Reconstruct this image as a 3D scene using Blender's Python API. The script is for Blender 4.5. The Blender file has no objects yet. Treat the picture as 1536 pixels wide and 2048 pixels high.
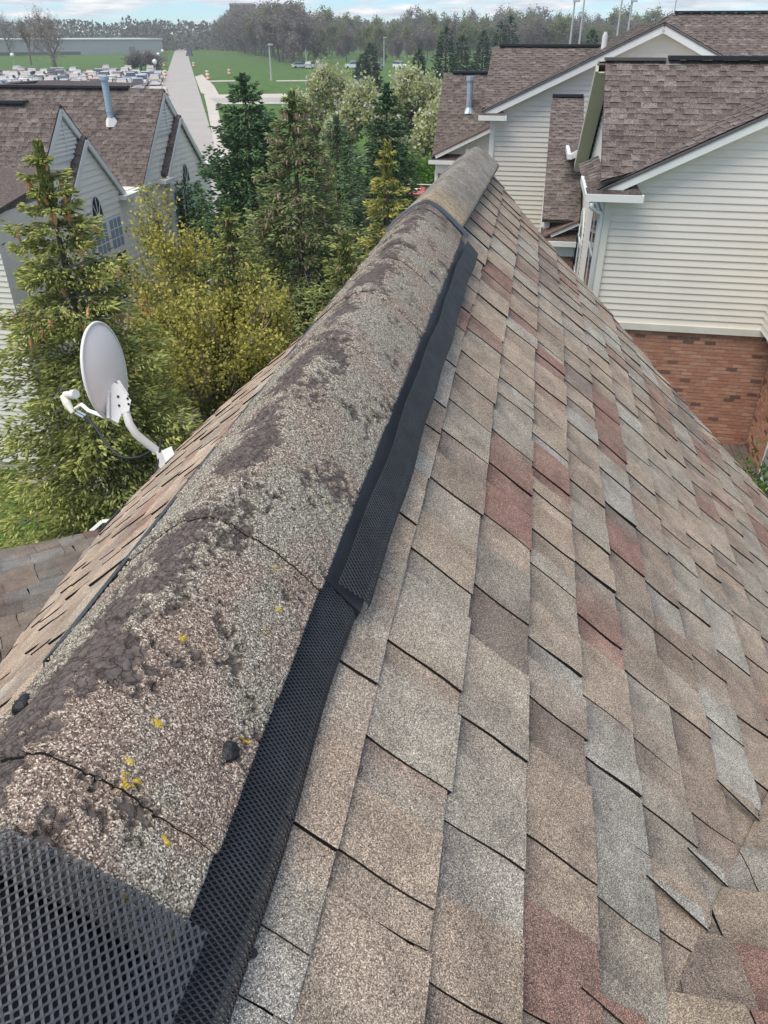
import bpy, math, random
import numpy as np
from mathutils import Vector

# ------------------------------------------------------------------ camera
F, HC = 1500.0, 9.0                       # focal length in photo pixels, eye height
PIT = math.atan((1024 - 65) / F)
CP, SP = math.cos(PIT), math.sin(PIT)
AZ = math.atan((1090 - 768) * CP / F)     # heading of the roof ridge
SA, CA = math.sin(AZ), math.cos(AZ)
RV = np.array([SA, CA, 0.0]); NV = np.array([CA, -SA, 0.0]); ZV = np.array([0, 0, 1.0])
CAM = np.array([0, 0, HC])

sc = bpy.context.scene
col = sc.collection
cam_d = bpy.data.cameras.new('camera'); cam = bpy.data.objects.new('camera', cam_d); col.objects.link(cam)
cam.location = (0, 0, HC); cam.rotation_euler = (math.pi / 2 - PIT, 0, 0)
cam_d.sensor_fit = 'HORIZONTAL'; cam_d.sensor_width = 36.0; cam_d.lens = 36.0 * F / 1536.0
cam_d.clip_start = 0.02; cam_d.clip_end = 6000
sc.camera = cam

# ------------------------------------------------------------------ sky, sun, exposure
SUN_EL, SUN_AZ = math.radians(64), math.radians(-128)      # sun stands to the left, a little behind
w = bpy.data.worlds.new('World'); sc.world = w; w.use_nodes = True
nt = w.node_tree; nt.nodes.clear()
def wn(t, **k):
    n = nt.nodes.new(t)
    for a, b in k.items(): setattr(n, a, b)
    return n
out = wn('ShaderNodeOutputWorld'); bg = wn('ShaderNodeBackground'); bg.inputs[1].default_value = 0.12
sky = wn('ShaderNodeTexSky', sky_type='NISHITA', sun_disc=False, sun_elevation=SUN_EL, sun_rotation=SUN_AZ)
sky.air_density = 1.0; sky.dust_density = 0.05; sky.ozone_density = 2.5
tc = wn('ShaderNodeTexCoord'); mp = wn('ShaderNodeMapping'); mp.inputs['Scale'].default_value = (7.0, 7.0, 60.0); mp.inputs['Location'].default_value = (0.6, 1.7, 0.4)
nz = wn('ShaderNodeTexNoise'); nz.inputs['Scale'].default_value = 1.6; nz.inputs['Detail'].default_value = 7; nz.inputs['Roughness'].default_value = 0.58
rp = wn('ShaderNodeValToRGB'); rp.color_ramp.elements[0].position = 0.42; rp.color_ramp.elements[1].position = 0.58
nz2 = wn('ShaderNodeTexNoise'); nz2.inputs['Scale'].default_value = 3.3; nz2.inputs['Detail'].default_value = 5
rc = wn('ShaderNodeValToRGB')
rc.color_ramp.elements[0].position = 0.30; rc.color_ramp.elements[0].color = (3.1, 3.5, 4.1, 1)
rc.color_ramp.elements[1].position = 0.70; rc.color_ramp.elements[1].color = (6.4, 6.35, 6.2, 1)
mx = wn('ShaderNodeMixRGB')
L = nt.links.new
L(tc.outputs['Generated'], mp.inputs[0]); L(mp.outputs[0], nz.inputs['Vector']); L(mp.outputs[0], nz2.inputs['Vector'])
tn = wn('ShaderNodeMixRGB', blend_type='MULTIPLY'); tn.inputs[0].default_value = 1.0; tn.inputs[2].default_value = (0.46, 0.66, 0.92, 1)
L(sky.outputs[0], tn.inputs[1])
L(nz.outputs['Fac'], rp.inputs[0]); L(nz2.outputs['Fac'], rc.inputs[0])
L(rp.outputs[0], mx.inputs[0]); L(tn.outputs[0], mx.inputs[1]); L(rc.outputs[0], mx.inputs[2])
L(mx.outputs[0], bg.inputs[0]); L(bg.outputs[0], out.inputs[0])

sun_d = bpy.data.lights.new('sun', 'SUN'); sun = bpy.data.objects.new('sun', sun_d); col.objects.link(sun)
sun_d.energy = 2.4; sun_d.angle = math.radians(45); sun_d.color = (1.0, 0.91, 0.78)
_sd = Vector((math.sin(SUN_AZ) * math.cos(SUN_EL), math.cos(SUN_AZ) * math.cos(SUN_EL), math.sin(SUN_EL)))
sun.rotation_euler = _sd.to_track_quat('Z', 'Y').to_euler()
sc.view_settings.view_transform = 'Standard'; sc.view_settings.look = 'None'
sc.view_settings.exposure = 0.70; sc.view_settings.gamma = 1.0; sc.view_settings.use_curve_mapping = False
sc.render.engine = 'CYCLES'
sc.cycles.max_bounces = 6; sc.cycles.transparent_max_bounces = 8; sc.cycles.volume_bounces = 0
sc.cycles.use_denoising = True

# ------------------------------------------------------------------ geometry helpers
def W(s, r, z): return s * NV + r * RV + z * ZV
def ray(x, y):
    a = (x - 768) / F; u = (1024 - y) / F
    return np.array([a, CP + u * SP, -SP + u * CP])
def hit_r(x, y, r): d = ray(x, y); return CAM + d * (r / (d @ RV))
def hit_s(x, y, s): d = ray(x, y); return CAM + d * (s / (d @ NV))
def hit_z(x, y, z=0.0): d = ray(x, y); return CAM + d * ((z - HC) / d[2])
def hit_t(x, y, t): return CAM + ray(x, y) * t
def hit_p(x, y, o, n): d = ray(x, y); return CAM + d * (((o - CAM) @ n) / (d @ n))
def SR(p): return (p @ NV, p @ RV, p[2])
def pix(p):
    q = p - CAM; f = q @ np.array([0, CP, -SP]); u = q @ np.array([0, SP, CP])
    return 768 + F * q[0] / f, 1024 - F * u / f, f
def unit(v): v = np.asarray(v, float); return v / np.linalg.norm(v)

def hash2(ix, iy, seed):
    h = (ix * 374761393 + iy * 668265263 + seed * 974634521) & 0xffffffff
    h = ((h ^ (h >> 13)) * 1274126177) & 0xffffffff
    return ((h ^ (h >> 16)) & 0xffffff) / float(0xffffff)
def vnoise(x, y, seed=0):
    x = np.asarray(x, float); y = np.asarray(y, float)
    ix = np.floor(x).astype(np.int64); iy = np.floor(y).astype(np.int64)
    fx = x - ix; fy = y - iy
    fx = fx * fx * (3 - 2 * fx); fy = fy * fy * (3 - 2 * fy)
    a = hash2(ix, iy, seed); b = hash2(ix + 1, iy, seed); c = hash2(ix, iy + 1, seed); d = hash2(ix + 1, iy + 1, seed)
    return (a * (1 - fx) + b * fx) * (1 - fy) + (c * (1 - fx) + d * fx) * fy
def fbm(x, y, seed=0, o=4, g=0.5):
    t = 0; a = 1; n = 0
    for i in range(o):
        t = t + a * vnoise(x * 2 ** i + 17.3 * i, y * 2 ** i - 9.1 * i, seed + i); n += a; a *= g
    return t / n
def sstep(a, b, x): t = np.clip((x - a) / (b - a), 0, 1); return t * t * (3 - 2 * t)

# ------------------------------------------------------------------ materials
MATS = {}
def mat(name, c=(0.5, 0.5, 0.5), rough=0.8, var=0.0, vscale=4.0, bump=0.0, bscale=40.0, attr=False, metal=0.0, spec=0.3, trans=0.0, c2=None, stretch=(1, 1, 1)):
    if name in MATS: return MATS[name]
    m = bpy.data.materials.new(name); m.use_nodes = True
    t = m.node_tree; b = t.nodes['Principled BSDF']; l = t.links.new
    b.inputs['Roughness'].default_value = rough; b.inputs['Metallic'].default_value = metal
    b.inputs['Specular IOR Level'].default_value = spec
    src = None
    if attr:
        at = t.nodes.new('ShaderNodeAttribute'); at.attribute_name = 'Col'; src = at.outputs['Color']
    if var > 0 or bump > 0:
        co = t.nodes.new('ShaderNodeTexCoord'); ma = t.nodes.new('ShaderNodeMapping'); ma.inputs['Scale'].default_value = stretch
        l(co.outputs['Object'], ma.inputs[0])
    if var > 0:
        n = t.nodes.new('ShaderNodeTexNoise'); n.inputs['Scale'].default_value = vscale; n.inputs['Detail'].default_value = 6; n.inputs['Roughness'].default_value = 0.62
        l(ma.outputs[0], n.inputs['Vector'])
        if c2 is not None:
            rr = t.nodes.new('ShaderNodeValToRGB'); rr.color_ramp.elements[0].position = 0.38; rr.color_ramp.elements[1].position = 0.64
            rr.color_ramp.elements[0].color = (*c, 1); rr.color_ramp.elements[1].color = (*c2, 1)
            l(n.outputs['Fac'], rr.inputs[0]); src = rr.outputs[0]
        else:
            mr = t.nodes.new('ShaderNodeMapRange'); mr.inputs[1].default_value = 0.25; mr.inputs[2].default_value = 0.75
            mr.inputs[3].default_value = 1 - var; mr.inputs[4].default_value = 1 + var
            l(n.outputs['Fac'], mr.inputs[0])
            vm = t.nodes.new('ShaderNodeVectorMath'); vm.operation = 'SCALE'
            if src is not None: l(src, vm.inputs[0])
            else: vm.inputs[0].default_value = c
            l(mr.outputs[0], vm.inputs['Scale']); src = vm.outputs[0]
    if src is not None: l(src, b.inputs['Base Color'])
    else: b.inputs['Base Color'].default_value = (*c, 1)
    if bump > 0:
        n2 = t.nodes.new('ShaderNodeTexNoise'); n2.inputs['Scale'].default_value = bscale; n2.inputs['Detail'].default_value = 4
        l(ma.outputs[0], n2.inputs['Vector'])
        bp = t.nodes.new('ShaderNodeBump'); bp.inputs['Strength'].default_value = bump; bp.inputs['Distance'].default_value = 0.01
        l(n2.outputs['Fac'], bp.inputs['Height']); l(bp.outputs[0], b.inputs['Normal'])
    if trans > 0:
        o = t.nodes['Material Output']; tr = t.nodes.new('ShaderNodeBsdfTranslucent'); ms = t.nodes.new('ShaderNodeMixShader'); ms.inputs[0].default_value = trans
        if src is not None: l(src, tr.inputs[0])
        else: tr.inputs[0].default_value = (*c, 1)
        l(b.outputs[0], ms.inputs[1]); l(tr.outputs[0], ms.inputs[2]); l(ms.outputs[0], o.inputs[0])
    MATS[name] = m; return m

def granule_mat(name, scale, lo=0.45, hi=1.75, bump=0.5):
    """asphalt shingle: vertex colour broken up by mineral granules"""
    if name in MATS: return MATS[name]
    m = bpy.data.materials.new(name); m.use_nodes = True
    t = m.node_tree; b = t.nodes['Principled BSDF']; l = t.links.new
    b.inputs['Roughness'].default_value = 0.9; b.inputs['Specular IOR Level'].default_value = 0.2
    at = t.nodes.new('ShaderNodeAttribute'); at.attribute_name = 'Col'
    co = t.nodes.new('ShaderNodeTexCoord')
    v = t.nodes.new('ShaderNodeTexVoronoi'); v.inputs['Scale'].default_value = scale
    l(co.outputs['Object'], v.inputs['Vector'])
    sep = t.nodes.new('ShaderNodeSeparateColor'); l(v.outputs['Color'], sep.inputs[0])
    mr = t.nodes.new('ShaderNodeValToRGB')
    mr.color_ramp.interpolation = 'LINEAR'
    e = mr.color_ramp.elements
    e[0].position = 0.0; e[0].color = (lo * 0.75, lo * 0.72, lo * 0.74, 1)
    e[1].position = 1.0; e[1].color = (hi * 1.3, hi * 1.27, hi * 1.2, 1)
    k = e.new(0.5); k.color = (0.9, 0.9, 0.9, 1)
    k = e.new(0.85); k.color = (hi * 0.8, hi * 0.78, hi * 0.75, 1)
    l(sep.outputs[0], mr.inputs[0])
    n = t.nodes.new('ShaderNodeTexNoise'); n.inputs['Scale'].default_value = 11; n.inputs['Detail'].default_value = 8; n.inputs['Roughness'].default_value = 0.68
    l(co.outputs['Object'], n.inputs['Vector'])
    m2 = t.nodes.new('ShaderNodeMapRange'); m2.inputs[1].default_value = 0.3; m2.inputs[2].default_value = 0.7; m2.inputs[3].default_value = 0.68; m2.inputs[4].default_value = 1.28
    l(n.outputs['Fac'], m2.inputs[0])
    a = t.nodes.new('ShaderNodeVectorMath'); a.operation = 'MULTIPLY'; l(at.outputs['Color'], a.inputs[0]); l(mr.outputs[0], a.inputs[1])
    s = t.nodes.new('ShaderNodeVectorMath'); s.operation = 'SCALE'; l(a.outputs[0], s.inputs[0]); l(m2.outputs[0], s.inputs['Scale'])
    l(s.outputs[0], b.inputs['Base Color'])
    bp = t.nodes.new('ShaderNodeBump'); bp.inputs['Strength'].default_value = bump; bp.inputs['Distance'].default_value = 0.0012
    l(sep.outputs[1], bp.inputs['Height']); l(bp.outputs[0], b.inputs['Normal'])
    MATS[name] = m; return m

def cap_mat():
    m = bpy.data.materials.new('weathered_cap'); m.use_nodes = True
    t = m.node_tree; b = t.nodes['Principled BSDF']; l = t.links.new
    b.inputs['Roughness'].default_value = 0.92; b.inputs['Specular IOR Level'].default_value = 0.2
    at = t.nodes.new('ShaderNodeAttribute'); at.attribute_name = 'Col'
    sep = t.nodes.new('ShaderNodeSeparateColor'); l(at.outputs['Color'], sep.inputs[0])
    co = t.nodes.new('ShaderNodeTexCoord')
    v = t.nodes.new('ShaderNodeTexVoronoi'); v.inputs['Scale'].default_value = 680
    l(co.outputs['Object'], v.inputs['Vector'])
    sv = t.nodes.new('ShaderNodeSeparateColor'); l(v.outputs['Color'], sv.inputs[0])
    # granules: pinkish or greenish cream by G
    r1 = t.nodes.new('ShaderNodeValToRGB'); e = r1.color_ramp.elements
    e[0].position = 0; e[0].color = (0.07, 0.055, 0.05, 1); e[1].position = 1; e[1].color = (0.78, 0.70, 0.58, 1)
    k = e.new(0.35); k.color = (0.20, 0.145, 0.115, 1); k = e.new(0.72); k.color = (0.36, 0.28, 0.225, 1)
    r2 = t.nodes.new('ShaderNodeValToRGB'); e = r2.color_ramp.elements
    e[0].position = 0; e[0].color = (0.06, 0.055, 0.045, 1); e[1].position = 1; e[1].color = (0.76, 0.71, 0.60, 1)
    k = e.new(0.35); k.color = (0.20, 0.18, 0.145, 1); k = e.new(0.72); k.color = (0.40, 0.365, 0.295, 1)
    l(sv.outputs[0], r1.inputs[0]); l(sv.outputs[0], r2.inputs[0])
    mg = t.nodes.new('ShaderNodeMixRGB'); l(sep.outputs[1], mg.inputs[0]); l(r1.outputs[0], mg.inputs[1]); l(r2.outputs[0], mg.inputs[2])
    # bare asphalt
    n = t.nodes.new('ShaderNodeTexNoise'); n.inputs['Scale'].default_value = 130; n.inputs['Detail'].default_value = 6; n.inputs['Roughness'].default_value = 0.7
    l(co.outputs['Object'], n.inputs['Vector'])
    rb = t.nodes.new('ShaderNodeValToRGB'); e = rb.color_ramp.elements
    e[0].position = 0.3; e[0].color = (0.055, 0.046, 0.042, 1); e[1].position = 0.80; e[1].color = (0.215, 0.182, 0.166, 1)
    l(n.outputs['Fac'], rb.inputs[0])
    # scaly cracks of the worn asphalt
    nd = t.nodes.new('ShaderNodeTexNoise'); nd.inputs['Scale'].default_value = 45; nd.inputs['Detail'].default_value = 4; l(co.outputs['Object'], nd.inputs['Vector'])
    va = t.nodes.new('ShaderNodeVectorMath'); va.operation = 'MULTIPLY_ADD'; l(nd.outputs['Color'], va.inputs[0]); va.inputs[1].default_value = (0.045, 0.045, 0.045); l(co.outputs['Object'], va.inputs[2])
    ve = t.nodes.new('ShaderNodeTexVoronoi'); ve.feature = 'DISTANCE_TO_EDGE'; ve.inputs['Scale'].default_value = 62; l(va.outputs[0], ve.inputs['Vector'])
    ck = t.nodes.new('ShaderNodeMapRange'); ck.inputs[1].default_value = 0.0; ck.inputs[2].default_value = 0.085; l(ve.outputs['Distance'], ck.inputs[0])
    ck2 = t.nodes.new('ShaderNodeMapRange'); ck2.inputs[1].default_value = 0.0; ck2.inputs[2].default_value = 1.0; ck2.inputs[3].default_value = 0.6; ck2.inputs[4].default_value = 1.0; l(ck.outputs[0], ck2.inputs[0])
    rbs = t.nodes.new('ShaderNodeVectorMath'); rbs.operation = 'SCALE'; l(rb.outputs[0], rbs.inputs[0]); l(ck2.outputs[0], rbs.inputs['Scale'])
    mb = t.nodes.new('ShaderNodeMixRGB'); l(sep.outputs[0], mb.inputs[0]); l(rbs.outputs[0], mb.inputs[1]); l(mg.outputs[0], mb.inputs[2])
    my = t.nodes.new('ShaderNodeMixRGB'); l(sep.outputs[2], my.inputs[0]); l(mb.outputs[0], my.inputs[1]); my.inputs[2].default_value = (0.62, 0.43, 0.02, 1)
    l(my.outputs[0], b.inputs['Base Color'])
    ad = t.nodes.new('ShaderNodeMath'); ad.operation = 'MULTIPLY_ADD'
    l(sv.outputs[1], ad.inputs[0]); l(sep.outputs[0], ad.inputs[1])
    cm = t.nodes.new('ShaderNodeMath'); cm.operation = 'MULTIPLY_ADD'; l(ck.outputs[0], cm.inputs[0]); cm.inputs[1].default_value = 0.8; l(n.outputs['Fac'], cm.inputs[2]); l(cm.outputs[0], ad.inputs[2])
    bp = t.nodes.new('ShaderNodeBump'); bp.inputs['Strength'].default_value = 0.8; bp.inputs['Distance'].default_value = 0.0022
    l(ad.outputs[0], bp.inputs['Height']); l(bp.outputs[0], b.inputs['Normal'])
    MATS['cap'] = m; return m

BLACK = mat('asphalt_edge', (0.012, 0.011, 0.011), 0.9)
SHING = granule_mat('shingle_granules', 900, 0.34, 2.0, 0.6)
SHINGF = granule_mat('shingle_granules_coarse', 260, 0.6, 1.45, 0.3)
SHINGN = granule_mat('neighbour_shingle', 60, 0.7, 1.3, 0.2)
CAPM = cap_mat()
WHITE = mat('white_trim', (0.72, 0.73, 0.70), 0.55, var=0.05, vscale=3)
SIDING = mat('vinyl_siding', (0.72, 0.68, 0.605), 0.6, var=0.045, vscale=1.3, stretch=(1, 1, 0.5))
SIDING2 = mat('vinyl_siding_pale', (0.82, 0.79, 0.69), 0.6, var=0.05, vscale=1.2)
PLASTIC = mat('black_plastic', (0.018, 0.02, 0.024), 0.55, var=0.3, vscale=30, spec=0.45)
PLASTIC2 = mat('black_mesh_plastic', (0.046, 0.052, 0.060), 0.5, var=0.35, vscale=22, spec=0.5)
TAR = mat('roofing_cement', (0.012, 0.013, 0.015), 0.5, bump=0.7, bscale=120, spec=0.5)
GLASS = mat('window_glass', (0.05, 0.06, 0.07), 0.06, spec=0.8)
GLASS2 = mat('pale_window_glass', (0.30, 0.36, 0.40), 0.1, spec=0.8)
DARKWOOD = mat('weathered_deck_wood', (0.13, 0.105, 0.095), 0.85, var=0.3, vscale=6, stretch=(1, 1, 1))
BRICKM = mat('brick_clay', attr=True, rough=0.9, var=0.16, vscale=14, bump=0.25, bscale=60)
MORTAR = mat('brick_mortar', (0.36, 0.27, 0.22), 0.95, var=0.15, vscale=5)
GALV = mat('galvanised_steel', (0.42, 0.50, 0.56), 0.4, var=0.12, vscale=5, metal=0.35)
BARK = mat('bark', (0.09, 0.07, 0.055), 0.95, var=0.35, vscale=8)
BARKG = mat('grey_bark', (0.19, 0.165, 0.15), 0.95, var=0.3, vscale=5)
TWIG = mat('bare_twigs', (0.27, 0.245, 0.225), 0.95, var=0.2, vscale=3)
LEAF = mat('foliage', attr=True, rough=0.75, spec=0.25, trans=0.4)
NEEDLE = mat('needles', attr=True, rough=0.7, spec=0.25, trans=0.3)
CONE_O = mat('orange_cone_scales', (0.60, 0.30, 0.15), 0.8, var=0.25, vscale=6)
CONE_P = mat('pink_cone_scales', (0.46, 0.30, 0.23), 0.8, var=0.3, vscale=6)
CONE = mat('cone_scales', (0.36, 0.19, 0.11), 0.8, var=0.25, vscale=6)
VERT = mat('painted_vertex', attr=True, rough=0.6, var=0.05, vscale=2)

# ------------------------------------------------------------------ object helpers
ORG = {}
def props(o, label=None, cat=None, group=None, kind=None):
    if label: o['label'] = label
    if cat: o['category'] = cat
    if group: o['group'] = group
    if kind: o['kind'] = kind
    return o
def root(name, loc, label, cat, group=None):
    o = bpy.data.objects.new(name, None); col.objects.link(o); o.empty_display_size = 0.3
    o.location = Vector(loc); ORG[o] = np.array(loc, float)
    return props(o, label, cat, group)
class MB:
    def __init__(s): s.v = []; s.f = []; s.m = []; s.c = []
    def add(s, verts, faces, mi=0, c=(0.5, 0.5, 0.5)):
        o = len(s.v); s.v.extend([tuple(map(float, p)) for p in verts])
        cc = np.asarray(c, float)
        if cc.ndim == 1: s.c.extend([tuple(cc)] * len(verts))
        else: s.c.extend([tuple(x) for x in cc])
        for i, f in enumerate(faces):
            s.f.append(tuple(o + k for k in f)); s.m.append(mi if not isinstance(mi, (list, tuple)) else mi[i])
        return s
    def box(s, o, a, b, c, mi=0, colr=(0.5, 0.5, 0.5)):
        o, a, b, c = map(lambda q: np.asarray(q, float), (o, a, b, c))
        V = [o, o + a, o + a + b, o + b, o + c, o + a + c, o + a + b + c, o + b + c]
        if np.dot(np.cross(a, b), c) >= 0: Fc = [(3, 2, 1, 0), (4, 5, 6, 7), (0, 1, 5, 4), (1, 2, 6, 5), (2, 3, 7, 6), (3, 0, 4, 7)]
        else: Fc = [(0, 1, 2, 3), (7, 6, 5, 4), (4, 5, 1, 0), (5, 6, 2, 1), (6, 7, 3, 2), (7, 4, 0, 3)]
        return s.add(V, Fc, mi, colr)
    def sbox(s, s0, s1, r0, r1, z0, z1, mi=0, colr=(0.5, 0.5, 0.5)):
        return s.box(W(s0, r0, z0), NV * (s1 - s0), RV * (r1 - r0), ZV * (z1 - z0), mi, colr)
    def tube(s, pts, rad, k=6, mi=0, colr=(0.5, 0.5, 0.5), cap=True):
        pts = [np.asarray(p, float) for p in pts]; n = len(pts)
        if not hasattr(rad, '__len__'): rad = [rad] * n
        V = []; prev = None
        for i in range(n):
            t = unit(pts[min(i + 1, n - 1)] - pts[max(i - 1, 0)])
            if prev is None:
                a = np.cross(t, ZV) if abs(t[2]) < 0.9 else np.cross(t, NV)
            else: a = prev - t * (prev @ t)
            a = unit(a); b = np.cross(t, a); prev = a
            for j in range(k):
                th = 2 * math.pi * j / k; V.append(pts[i] + rad[i] * (a * math.cos(th) + b * math.sin(th)))
        Fc = [(i * k + j, i * k + (j + 1) % k, (i + 1) * k + (j + 1) % k, (i + 1) * k + j) for i in range(n - 1) for j in range(k)]
        if cap: Fc += [tuple(range(k - 1, -1, -1)), tuple((n - 1) * k + j for j in range(k))]
        return s.add(V, Fc, mi, colr)
    def prism(s, poly, d, mi=0, colr=(0.5, 0.5, 0.5), mi_side=None):
        """extrude polygon (list of 3-D points) by vector d; poly is the outer face"""
        n = len(poly); d = np.asarray(d, float); V = list(poly) + [np.asarray(p) + d for p in poly]
        Fc = [tuple(range(n)), tuple(range(2 * n - 1, n - 1, -1))] + [(i, n + i, n + (i + 1) % n, (i + 1) % n) for i in range(n)]
        m = [mi, mi] + [mi if mi_side is None else mi_side] * n
        return s.add(V, Fc, m, colr)
    def merge(s, o):
        k = len(s.v); s.v += o.v; s.c += o.c; s.f += [tuple(k + i for i in f) for f in o.f]; s.m += o.m; return s
    def build(s, name, mats, parent=None, loc=None, smooth=False, **pr):
        me = bpy.data.meshes.new(name)
        org = ORG[parent] if parent is not None else (np.array(loc, float) if loc is not None else np.zeros(3))
        V = np.array(s.v, float).reshape(-1, 3) - org
        me.from_pydata(V.tolist(), [], s.f)
        mats = mats if isinstance(mats, (list, tuple)) else [mats]
        for m in mats: me.materials.append(m)
        me.polygons.foreach_set('material_index', np.array(s.m, dtype=np.int32))
        if smooth: me.polygons.foreach_set('use_smooth', np.ones(len(me.polygons), bool))
        ca = me.color_attributes.new('Col', 'FLOAT_COLOR', 'POINT')
        cc = np.ones((len(s.v), 4), np.float32); cc[:, :3] = np.array(s.c, np.float32).reshape(-1, 3)
        ca.data.foreach_set('color', cc.ravel()); me.update()
        o = bpy.data.objects.new(name, me); col.objects.link(o)
        if parent is not None: o.parent = parent
        elif loc is not None: o.location = Vector(loc)
        ORG[o] = org
        return props(o, **pr)
def npmesh(name, V, Fa, C, mats, parent=None, loc=None, smooth=False, midx=None, **pr):
    """V (n,3) world, Fa (m,3|4)"""
    me = bpy.data.meshes.new(name); V = np.asarray(V, np.float64); Fa = np.asarray(Fa, np.int32)
    org = ORG[parent] if parent is not None else (np.array(loc, float) if loc is not None else np.zeros(3))
    me.vertices.add(len(V)); me.vertices.foreach_set('co', (V - org).astype(np.float32).ravel())
    k = Fa.shape[1]; me.loops.add(Fa.size); me.loops.foreach_set('vertex_index', Fa.ravel())
    me.polygons.add(len(Fa)); me.polygons.foreach_set('loop_start', np.arange(0, Fa.size, k, dtype=np.int32))
    me.polygons.foreach_set('loop_total', np.full(len(Fa), k, np.int32))
    mats = mats if isinstance(mats, (list, tuple)) else [mats]
    for m in mats: me.materials.append(m)
    if midx is not None: me.polygons.foreach_set('material_index', np.asarray(midx, np.int32))
    me.polygons.foreach_set('use_smooth', np.full(len(Fa), smooth, bool))
    ca = me.color_attributes.new('Col', 'FLOAT_COLOR', 'POINT')
    cc = np.ones((len(V), 4), np.float32); cc[:, :3] = C; ca.data.foreach_set('color', cc.ravel())
    me.update(calc_edges=True); me.validate()
    o = bpy.data.objects.new(name, me); col.objects.link(o)
    if parent is not None: o.parent = parent
    elif loc is not None: o.location = Vector(loc)
    ORG[o] = org
    return props(o, **pr)
def bulk(tv, tf, M, T):
    """instances of a template: tv (k,3), tf (m,q), M (N,3,3), T (N,3)"""
    k = len(tv); N = len(T)
    V = np.einsum('nij,kj->nki', M, tv) + T[:, None, :]
    Fa = (np.asarray(tf)[None] + (np.arange(N) * k)[:, None, None]).reshape(-1, np.asarray(tf).shape[1])
    return V.reshape(-1, 3), Fa
def frames(D, rng, up=None):
    """(N,3,3) matrices whose x column is D"""
    D = D / np.linalg.norm(D, axis=1, keepdims=True)
    R0 = rng.normal(size=D.shape) if up is None else np.broadcast_to(up, D.shape)
    B = np.cross(D, R0); B /= np.linalg.norm(B, axis=1, keepdims=True) + 1e-9
    C = np.cross(D, B)
    return np.stack([D, B, C], axis=2)
def clip(poly, hp):
    """poly list of (x,a); hp (nx,na,c): keep nx*x+na*a<=c"""
    o = []
    for i in range(len(poly)):
        p, q = poly[i], poly[(i + 1) % len(poly)]
        dp = hp[0] * p[0] + hp[1] * p[1] - hp[2]; dq = hp[0] * q[0] + hp[1] * q[1] - hp[2]
        if dp <= 0: o.append(p)
        if (dp < 0 < dq) or (dq < 0 < dp):
            t = dp / (dp - dq); o.append((p[0] + (q[0] - p[0]) * t, p[1] + (q[1] - p[1]) * t))
    return o
def line_hp(p, q, keep):
    """half plane through p,q that keeps the point keep"""
    nx, na = q[1] - p[1], -(q[0] - p[0]); c = nx * p[0] + na * p[1]
    if nx * keep[0] + na * keep[1] > c: nx, na, c = -nx, -na, -c
    k = math.hypot(nx, na); return (nx / k, na / k, c / k)

# ------------------------------------------------------------------ ground, road, lot
def sheet(name, poly, z, m, **pr):
    return MB().add([(p[0], p[1], z) for p in poly], [tuple(range(len(poly)))]).build(name, m, kind='structure', **pr)
GRASS = mat('lawn_grass', (0.045, 0.105, 0.016), 0.95, var=0.5, vscale=0.35, c2=(0.085, 0.16, 0.026), bump=0.4, bscale=6)
CONC = mat('road_concrete', (0.37, 0.35, 0.325), 0.9, var=0.10, vscale=0.25, bump=0.1, bscale=3)
CONC2 = mat('pale_concrete', (0.50, 0.46, 0.41), 0.9, var=0.10, vscale=0.4)
ASPH = mat('lot_asphalt', (0.30, 0.28, 0.265), 0.9, var=0.15, vscale=0.2)
n_ = 72
MB().add([(0, 0, 0)] + [(4500 * math.sin(2 * math.pi * i / n_), 4500 * math.cos(2 * math.pi * i / n_), 0) for i in range(n_)],
         [(0, 1 + (i + 1) % n_, 1 + i) for i in range(n_)]).build('ground', GRASS, kind='structure')
K = -0.228
def road_x(y, off=0.0): return -13.0 + K * (y - 65.5) + off      # right-hand edge of the road
sheet('road', [(road_x(20), 20), (road_x(640), 640), (road_x(640, -6.9), 640), (road_x(20, -6.9), 20)][::-1], 0.03, CONC)
# expansion joints of the concrete road
for i, yy in enumerate(range(60, 330, 9)):
    pass
g = lambda x, y: tuple(hit_z(x, y)[:2])
sheet('driveway', [g(408, 190), g(700, 186), g(700, 207), g(434, 209), g(440, 240), g(470, 330), g(436, 330), g(414, 215)], 0.045, CONC2)
sheet('driveway_lane', [g(418, 197), g(700, 194), g(700, 204), g(432, 206)], 0.055, CONC)
sheet('sidewalk', [g(390, 154), g(404, 149), g(428, 172), g(438, 190), g(424, 196), g(402, 186)], 0.05, CONC2)
sheet('footpath', [g(415, 161.6), g(482, 160.9), g(482, 163.0), g(417, 164.0)], 0.045, CONC2)
sheet('footpath', [g(552, 161.2), g(660, 160.2), g(660, 162.4), g(553, 163.2)], 0.045, CONC2)
sheet('parking_lot', [g(-330, 215), g(-250, 143), g(332, 143), g(331, 160), g(322, 215)], 0.02, ASPH)
sheet('road_verge', [(road_x(90, -7.0), 90), (road_x(240, -7.0), 240), (road_x(240, -9.2), 240), (road_x(90, -9.6), 90)], 0.04, CONC2)

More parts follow.
